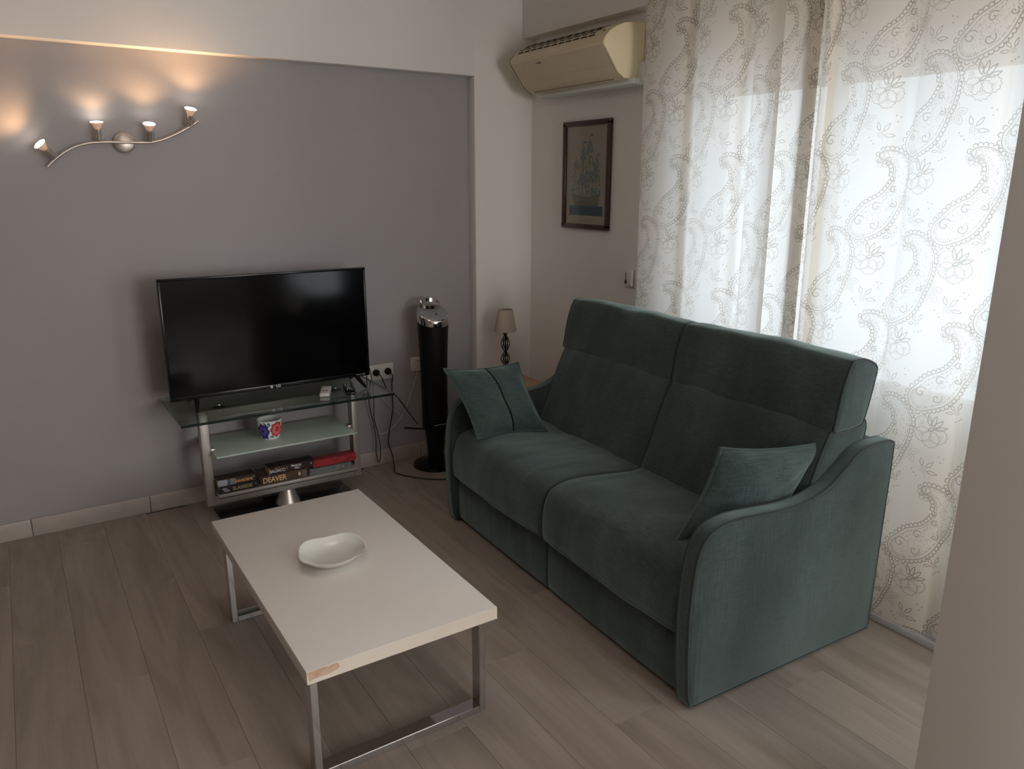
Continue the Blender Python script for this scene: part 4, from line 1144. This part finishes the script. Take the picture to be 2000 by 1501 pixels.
# ------------------------------------------------------------------ corner table with table lamp
sx0, sx1, sy0, sy1, sz = 2.20, 2.585, 3.47, 3.86, 0.44
tb = thing('side_table', 'small light wood side table in the corner behind the sofa', 'table', ((sx0 + sx1) / 2, (sy0 + sy1) / 2, 0))
box('tabletop', sx0, sx1, sy0, sy1, sz - 0.022, sz, M['light_wood'], tb, bev=0.003)
for xx in (sx0 + 0.02, sx1 - 0.055):
    for yy in (sy0 + 0.02, sy1 - 0.055): box('leg', xx, xx + 0.035, yy, yy + 0.035, 0, sz - 0.022, M['light_wood'], tb, bev=0.002)
lx, ly = 2.366, 3.700
lp = thing('table_lamp', 'small table lamp with cream shade and twisted black iron stem in the corner', 'lamp', (lx, ly, sz))
bmS = bmesh.new(); nn = 40
secs = [(0.0665, 0.762), (0.0425, 0.888), (0.0415, 0.888), (0.0655, 0.762)]
rings = [[bmS.verts.new((lx + r_ * math.cos(2 * PI * k / nn), ly + r_ * math.sin(2 * PI * k / nn), z)) for k in range(nn)] for r_, z in secs]
for i in range(4):
    for k in range(nn): bmS.faces.new((rings[i][k], rings[i][(k + 1) % nn], rings[(i + 1) % 4][(k + 1) % nn], rings[(i + 1) % 4][k]))
bm_obj('lamp_shade', bmS, M['shade'], lp, smooth=50)
lathe('foot', [(0, 0), (0.048, 0), (0.046, 0.008), (0.014, 0.014), (0.010, 0.030), (0, 0.030)], M['lamp_iron'], (lx, ly, sz), lp)
def cage(z0, z1, rmax):
    bmc = bmesh.new()
    for k in range(6):
        pts = []
        for i in range(15):
            t = i / 14; r_ = 0.006 + (rmax - 0.006) * math.sin(PI * t) ** 1.1
            a = 2 * PI * k / 6 + 0.9 * t
            pts.append((lx + r_ * math.cos(a), ly + r_ * math.sin(a), z0 + (z1 - z0) * t))
        merge(bmc, tube_bm(pts, 0.0028, 6))
    bm_obj('iron_cage', bmc, M['lamp_iron'], lp, smooth=60)
cage(0.470, 0.552, 0.022); cage(0.552, 0.638, 0.024); cage(0.638, 0.735, 0.024)
tube('stem', [(lx, ly, 0.46), (lx, ly, 0.80)], 0.004, M['lamp_iron'], lp, sub=0)
for k in range(5):
    a = 2 * PI * k / 5
    tube('iron_leaf', [(lx, ly, 0.728), (lx + 0.008 * math.cos(a), ly + 0.008 * math.sin(a), 0.742), (lx + 0.018 * math.cos(a), ly + 0.018 * math.sin(a), 0.752)], 0.0026, M['lamp_iron'], lp, sub=3)
lathe('bulb_holder', [(0, 0), (0.012, 0), (0.012, 0.045), (0, 0.045)], M['white_plastic'], (lx, ly, 0.775), lp, n=16)
bmw = bmesh.new()
for a in (0, PI):
    merge(bmw, tube_bm([(lx, ly, 0.886), (lx + 0.0415 * math.cos(a), ly + 0.0415 * math.sin(a), 0.886)], 0.0012, 5))
bm_obj('shade_wire', bmw, M['lamp_iron'], lp)

# ------------------------------------------------------------------ wall light with four spots
wl = thing('wall_light', 'satin nickel wall light with a wavy bar and four lit spots', 'wall light', (0.497, WY, 1.767))
lathe('wall_plate', [(0, 0), (0.043, 0), (0.045, 0.006), (0.043, 0.022), (0.038, 0.026), (0, 0.026)], M['nickel'], (0.500, WY, 1.767), wl, axis=(0, -1, 0), n=40)
RY = 3.922
wsc = lambda a, b: (a * 1.0095, 1.6 + (b - 1.6) * 1.0095)   # same sight lines on the plane of the bar
rodp = [(0.188, 1.659), (0.222, 1.692), (0.272, 1.728), (0.330, 1.753), (0.400, 1.764), (0.497, 1.766), (0.592, 1.768), (0.646, 1.780), (0.706, 1.805), (0.766, 1.838), (0.812, 1.868)]
tube('wavy_bar', [(*[wsc(a, b)[0]], RY, wsc(a, b)[1]) for a, b in rodp], 0.0062, M['nickel'], wl, n=10)
tube('bar_stub', [(0.50, WY - 0.02, 1.767), (0.50, RY, 1.768)], 0.009, M['nickel'], wl, sub=0)
spots = [((0.222, 1.694), (-0.64, -0.30, 0.68), 3.2), ((0.397, 1.766), (-0.05, -0.14, 1.0), 0.9), ((0.598, 1.770), (0.0, -0.36, 1.0), 3.4), ((0.768, 1.842), (0.13, -0.36, 1.0), 3.6)]
for i, ((px, pz), ax, watts) in enumerate(spots):
    px, pz = wsc(px, pz)
    ax = Vector(ax).normalized(); b0 = Vector((px, RY - 0.002, pz))
    q = Vector((0, 0, 1)).rotation_difference(ax)
    sp_ = bm_obj('spot_head', lathe_bm([(0, 0.004), (0.010, 0.004), (0.0115, 0.008), (0.0115, 0.040), (0.014, 0.046), (0.014, 0.052), (0, 0.052)], 20, b0, ax), M['nickel'], wl, smooth=40)
    # fork bracket
    u = q @ Vector((1, 0, 0))
    bmf = bmesh.new()
    for sg in (1, -1):
        merge(bmf, tube_bm([b0 + ax * 0.002, b0 + u * sg * 0.017 + ax * 0.008, b0 + u * sg * 0.018 + ax * 0.045], 0.0022, 6))
    bm_obj('bracket', bmf, M['nickel'], wl, smooth=50)
    bl = bm_obj('bulb', lathe_bm([(0.008, 0.050), (0.013, 0.056), (0.0245, 0.078), (0.0255, 0.081)], 28, b0, ax), M['bulb_glass'], wl, smooth=60)
    bm_obj('bulb_face', lathe_bm([(0.0252, 0.0800), (0.0256, 0.0815), (0.022, 0.0835), (0, 0.0845)], 28, b0, ax), M['bulb'], bl, smooth=60)
    ld = bpy.data.lights.new('spot_lamp', 'SPOT'); ld.energy = watts; ld.color = (1.0, 0.56, 0.26)
    ld.spot_size = R(138); ld.spot_blend = 0.65; ld.shadow_soft_size = 0.018
    lo = bpy.data.objects.new('spot_lamp', ld); COL.objects.link(lo)
    lo.location = b0 + ax * 0.098
    lo.rotation_euler = Vector((0, 0, -1)).rotation_difference(ax).to_euler()
# ------------------------------------------------------------------ air conditioner
ac = thing('air_conditioner', 'yellowed cream wall air conditioner high in the corner above the ship picture', 'air conditioner', (2.66, 3.33, 2.07))
AY0, AY1 = 2.945, 3.725
acp = [(2.664, 2.075), (2.545, 2.072), (2.500, 2.098), (2.462, 2.148), (2.437, 2.180), (2.410, 2.212), (2.408, 2.226), (2.420, 2.250), (2.445, 2.276), (2.480, 2.297), (2.530, 2.318), (2.600, 2.328), (2.664, 2.330)]
bm = bmesh.new(); ys = [AY0, AY0 + 0.006, AY0 + 0.02, AY1 - 0.02, AY1 - 0.006, AY1]
ins = [0.010, 0.003, 0, 0, 0.003, 0.010]
rings = []
for y, d in zip(ys, ins):
    ring = []
    for px, pz in acp:
        vx, vz = 2.60 - px, 2.2 - pz
        L = math.hypot(vx, vz)
        ring.append(bm.verts.new((min(2.668, px + vx / L * d), y, pz + vz / L * d)))
    rings.append(ring)
nP = len(acp)
for A, B in zip(rings[:-1], rings[1:]):
    for k in range(nP): bm.faces.new((A[k], A[(k + 1) % nP], B[(k + 1) % nP], B[k]))
bm.faces.new(rings[0]); bm.faces.new(rings[-1][::-1])
bm_obj('housing', bm, M['ac_cream'], ac, smooth=25)
# bowed end caps
for y, s_ in ((AY0, -1), (AY1, 1)):
    bm = bmesh.new()
    cx_, cz_ = 2.575, 2.20
    prev = None
    for f_, bl in ((0.985, 0.0), (0.97, 0.008), (0.80, 0.016), (0.4, 0.022)):
        ring = [bm.verts.new((min(2.668, cx_ + (px - cx_) * f_), y + s_ * bl, cz_ + (pz - cz_) * f_)) for px, pz in acp]
        if prev:
            for k in range(nP): bm.faces.new((prev[k], prev[(k + 1) % nP], ring[(k + 1) % nP], ring[k]))
        prev = ring
    bm.faces.new(prev)
    bm_obj('end_cap', bm, M['ac_side'], ac, smooth=35)
box('bottom_tray', 2.575, 2.668, AY0 - 0.035, AY1 - 0.05, 2.050, 2.078, M['ac_white'], ac, bev=0.006)
box('pipe_cover', 2.615, 2.668, AY0 - 0.060, AY0 + 0.01, 2.062, 2.150, M['ac_white'], ac, bev=0.008)
lathe('screw', [(0, 0), (0.007, 0), (0.007, 0.002), (0, 0.002)], M['dark_hole'], (2.640, AY0 - 0.0605, 2.085), ac, axis=(0, -1, 0), n=12)
# air outlet flap and front seam follow the sloping lower face
def on_front(t):   # point on the sloping lower front, t from nose to bottom
    a, b = Vector((2.410, 0, 2.212)), Vector((2.545, 0, 2.072)); return a.lerp(b, t)
for t_ in (0.50, 0.93):
    p = on_front(t_); tube('panel_seam', [(p.x - 0.012 * (1 if t_ < 0.9 else 0.4), AY0 + 0.05, p.z - 0.007), (p.x - 0.012 * (1 if t_ < 0.9 else 0.4), AY1 - 0.06, p.z - 0.007)], 0.0014, M['mark_brown'] if t_ > 0.9 else M['ac_side'], ac, sub=0, n=5)
# top grille: rows of slots on the upper curve
slot_me = None
for r_i, (px, pz, tl_) in enumerate(((2.433, 2.2665, 40), (2.452, 2.2815, 33), (2.474, 2.2950, 28), (2.499, 2.3065, 22), (2.526, 2.3170, 18))):
    for k in range(11):
        y0 = AY0 + 0.085 + k * 0.060 + (0.014 if r_i % 2 else 0)
        if y0 + 0.042 > AY1 - 0.03: continue
        if slot_me is None:
            b = bmesh.new(); add_box(b, -0.0045, 0.0045, 0, 0.044, -0.0012, 0.0012, 0.0006, 1); slot_me = bpy.data.meshes.new('grille_slot'); b.to_mesh(slot_me); b.free(); slot_me.materials.append(M['dark_hole'])
        o = bpy.data.objects.new('grille_slot', slot_me); COL.objects.link(o); o.parent = ac
        o.location = Vector((px, y0, pz)) - ac.location; o.rotation_euler = (0, -R(tl_), 0)
lathe('indicator', [(0, 0), (0.006, 0), (0.006, 0.002), (0, 0.002)], M['dark_hole'], (2.447, AY0 + 0.035, 2.279), ac, axis=(-0.5, 0, 0.85), n=12)
fnv = Vector((-0.70, 0, -0.71))
tx = text('brand_lettering', 'HAIER', 0.014, M['mark_brown'], (2.4285, 3.475, 2.1865), (0, 0, 0), ac, ext=0.0004, sx=1.25)
# lettering lies on the sloping lower face (its normal points down towards the room)
xa = Vector((0, -1, 0)); na = Vector((-0.72, 0, -0.69)).normalized(); ya = na.cross(xa)
tx.rotation_euler = Matrix((xa, ya, na)).transposed().to_euler()
tx.location = on_front(0.12) + Vector((0, 3.475, 0)) + na * 0.0015 - ac.location

# ------------------------------------------------------------------ ship picture
def ship_image():
    W_, H_ = 0.35, 0.51; p = 900
    H, W = int(H_ * p), int(W_ * p)
    a = np.ones((H, W, 3), np.float32) * np.array([0.40, 0.345, 0.275])
    ys, xs = np.mgrid[0:H, 0:W]; X = (xs + 0.5) / p; Y = (ys + 0.5) / p
    def fill(m, c, al=1.0):
        m = (m * al)[..., None]; a[:] = a * (1 - m) + np.array(c) * m
    soft = lambda d: np.clip(d * p * 0.6 + 0.5, 0, 1)
    rect = lambda x0, x1, y0, y1: soft(np.minimum(np.minimum(X - x0, x1 - X), np.minimum(Y - y0, y1 - Y)))
    # sails: stacked quadrilateral blocks on four masts
    r0 = random.Random(11)
    masts = [(0.085, 0.150, 0.335, 0.038), (0.145, 0.145, 0.400, 0.046), (0.200, 0.145, 0.435, 0.046), (0.255, 0.150, 0.335, 0.040)]
    for mx, y0, y1, hw in masts:
        n = 4
        for k in range(n):
            ya, yb = y0 + (y1 - y0) * k / n, y0 + (y1 - y0) * (k + 0.86) / n
            w0 = hw * (1 - 0.55 * k / n)
            d = w0 * (1 - 0.25 * (Y - ya) / (yb - ya)) - np.abs(X - mx - 0.006 * np.sin((Y - ya) * 60))
            m = soft(np.minimum(d, np.minimum(Y - ya, yb - Y)))
            fill(m, [(0.30, 0.33, 0.27), (0.22, 0.29, 0.28), (0.34, 0.33, 0.24), (0.20, 0.25, 0.25)][(k + int(mx * 100)) % 4], 0.85)
        fill(rect(mx - 0.0016, mx + 0.0016, y0 - 0.02, y1 + 0.02), (0.10, 0.09, 0.07))
    # jibs
    for k in range(3):
        t = (X - 0.030 - 0.012 * k) / 0.05
        m = soft(np.minimum(np.minimum(Y - 0.150 - 0.006 * k, X - 0.030 - 0.012 * k), 0.150 + 0.11 * t + 0.02 * k - Y))
        fill(m * (X < 0.095), (0.28, 0.31, 0.24), 0.6)
    # dark speckle shading in the rigging
    for k in range(430):
        mx, y0, y1, hw = masts[r0.randrange(4)]
        t = r0.random(); cy_ = y0 + (y1 - y0) * t; cx_ = mx + (r0.random() * 2 - 1) * hw * (1 - 0.5 * t)
        rr = 0.0018 + 0.0035 * r0.random()
        m = soft(rr - np.hypot(X - cx_, (Y - cy_) * 0.7)) if False else None
        x0, x1 = int((cx_ - 0.008) * p), int((cx_ + 0.008) * p); y0_, y1_ = int((cy_ - 0.010) * p), int((cy_ + 0.010) * p)
        x0 = max(0, x0); y0_ = max(0, y0_)
        sub = a[y0_:y1_, x0:x1]; dx = X[y0_:y1_, x0:x1] - cx_; dy = (Y[y0_:y1_, x0:x1] - cy_) * 0.75
        mm = (np.clip((rr - np.hypot(dx, dy)) * p * 0.6 + 0.5, 0, 1) * 0.7)[..., None]
        c = [(0.08, 0.12, 0.13), (0.13, 0.15, 0.10), (0.05, 0.09, 0.12), (0.20, 0.12, 0.07), (0.45, 0.42, 0.33)][r0.randrange(5)]
        a[y0_:y1_, x0:x1] = sub * (1 - mm) + np.array(c) * mm
    # flags
    for fx_, fy_ in ((0.148, 0.418), (0.206, 0.452), (0.262, 0.352)): fill(rect(fx_, fx_ + 0.022, fy_, fy_ + 0.012), (0.07, 0.13, 0.18), 0.8)
    # hull
    sheer = 0.118 + 0.9 * (X - 0.17) ** 2 * 1.5
    m = soft(np.minimum(np.minimum(X - 0.060 - (0.15 - Y) * 0.35, 0.285 - (0.12 - Y) * 0.2 - X), np.minimum(Y - 0.088, sheer + 0.026 - Y)))
    fill(m, (0.16, 0.16, 0.11)); 
    for k in range(3):
        fill(m * np.clip(1 - np.abs(Y - sheer + 0.002 + 0.011 * k - 0.012) * p * 0.7, 0, 1), (0.48, 0.40, 0.26), 0.8)
    for k in range(17):
        fill(rect(0.082 + k * 0.0115, 0.086 + k * 0.0115, 0.104, 0.108), (0.03, 0.03, 0.03)); fill(rect(0.082 + k * 0.0115, 0.086 + k * 0.0115, 0.115, 0.119), (0.03, 0.03, 0.03))
    # sea
    fill(rect(0.034, 0.318, 0.048, 0.098), (0.018, 0.060, 0.100))
    wv = np.clip(np.sin(X * 330 + 5 * np.sin(Y * 260)) * np.sin(Y * 700), 0, 1) * rect(0.034, 0.318, 0.048, 0.098)
    fill(wv, (0.05, 0.12, 0.16), 0.35)
    # illegible caption lines
    for yy, x0, x1 in ((0.030, 0.13, 0.23), (0.021, 0.145, 0.215)):
        fill(rect(x0, x1, yy - 0.002, yy + 0.002) * (np.sin(X * 2100) > -0.2), (0.16, 0.13, 0.10), 0.6)
    return a
def ship_mat():
    im = make_image('ship_print', ship_image())
    t = pbr('ship_print', (0.5, 0.5, 0.5), 0.6, spec=0.2)
    uv = t.add('ShaderNodeUVMap'); uv.uv_map = 'UVMap'
    tx = t.add('ShaderNodeTexImage'); tx.image = im; t.link(uv.outputs[0], tx.inputs['Vector']); t.link(tx.outputs['Color'], t.b.inputs['Base Color'])
    return t.m
PY0, PY1, PZ0, PZ1 = 3.152, 3.553, 1.354, 1.917
pic = thing('framed_picture', 'framed print of a sailing ship in a dark red-brown frame under the air conditioner', 'picture', (WX, (PY0 + PY1) / 2, PZ0))
fw = 0.026
bm = bmesh.new(); xa, xb = WX - 0.022, WX - 0.002
add_box(bm, xa, xb, PY0, PY1, PZ0, PZ0 + fw, 0.003); add_box(bm, xa, xb, PY0, PY1, PZ1 - fw, PZ1, 0.003)
add_box(bm, xa, xb, PY0, PY0 + fw, PZ0 + 0.01, PZ1 - 0.01, 0.003); add_box(bm, xa, xb, PY1 - fw, PY1, PZ0 + 0.01, PZ1 - 0.01, 0.003)
bm_obj('frame', bm, M['frame_wood'], pic, smooth=30)
bm = bmesh.new(); uvl = bm.loops.layers.uv.new('UVMap')
co = [(PY1 - fw + 0.003, PZ0 + fw - 0.003, 0, 0), (PY0 + fw - 0.003, PZ0 + fw - 0.003, 1, 0), (PY0 + fw - 0.003, PZ1 - fw + 0.003, 1, 1), (PY1 - fw + 0.003, PZ1 - fw + 0.003, 0, 1)]
F = bm.faces.new([bm.verts.new((WX - 0.010, a, b)) for a, b, _, _ in co])
for lp_, c in zip(F.loops, co): lp_[uvl].uv = (c[2], c[3])
# thickness behind the print
Bk = [bm.verts.new((WX - 0.003, a, b)) for a, b, _, _ in co]
bm.faces.new(Bk[::-1])
Fv = list(F.verts)
for k in range(4): bm.faces.new((Fv[k], Fv[(k + 1) % 4], Bk[(k + 1) % 4], Bk[k]))
bm_obj('print', bm, ship_mat(), pic)
box('picture_glass', WX - 0.0145, WX - 0.0130, PY0 + fw - 0.002, PY1 - fw + 0.002, PZ0 + fw - 0.002, PZ1 - fw + 0.002, M['picture_glass'], pic)

# ------------------------------------------------------------------ wall controller by the curtain
th = thing('wall_controller', 'small white controller with a row of dark openings on the wall beside the left curtain', 'wall control', (WX, 2.955, 1.083))
box('body', WX - 0.024, WX, 2.945, 3.000, 1.084, 1.166, M['white_plastic'], th, bev=0.004)
for k in range(4): box('button', WX - 0.0255, WX - 0.0235, 2.982, 2.991, 1.146 - k * 0.0105, 1.150 - k * 0.0105, M['dark_hole'], th)
box('display', WX - 0.0258, WX - 0.0235, 2.978, 2.994, 1.098, 1.112, M['dark_hole'], th, bev=0.0008)
box('wall_bracket', WX - 0.012, WX, 2.905, 2.935, 1.080, 1.172, M['white_plastic'], th, bev=0.003)

# ------------------------------------------------------------------ lettering becomes plain meshes
bpy.context.view_layer.update()
dg = bpy.context.evaluated_depsgraph_get()
for o in [o for o in scene.objects if o.type == 'FONT']:
    me = bpy.data.meshes.new_from_object(o.evaluated_get(dg))
    n = bpy.data.objects.new('tmp', me); COL.objects.link(n)
    n.parent = o.parent; n.matrix_basis = o.matrix_basis.copy()
    nm = o.name; bpy.data.objects.remove(o); n.name = nm
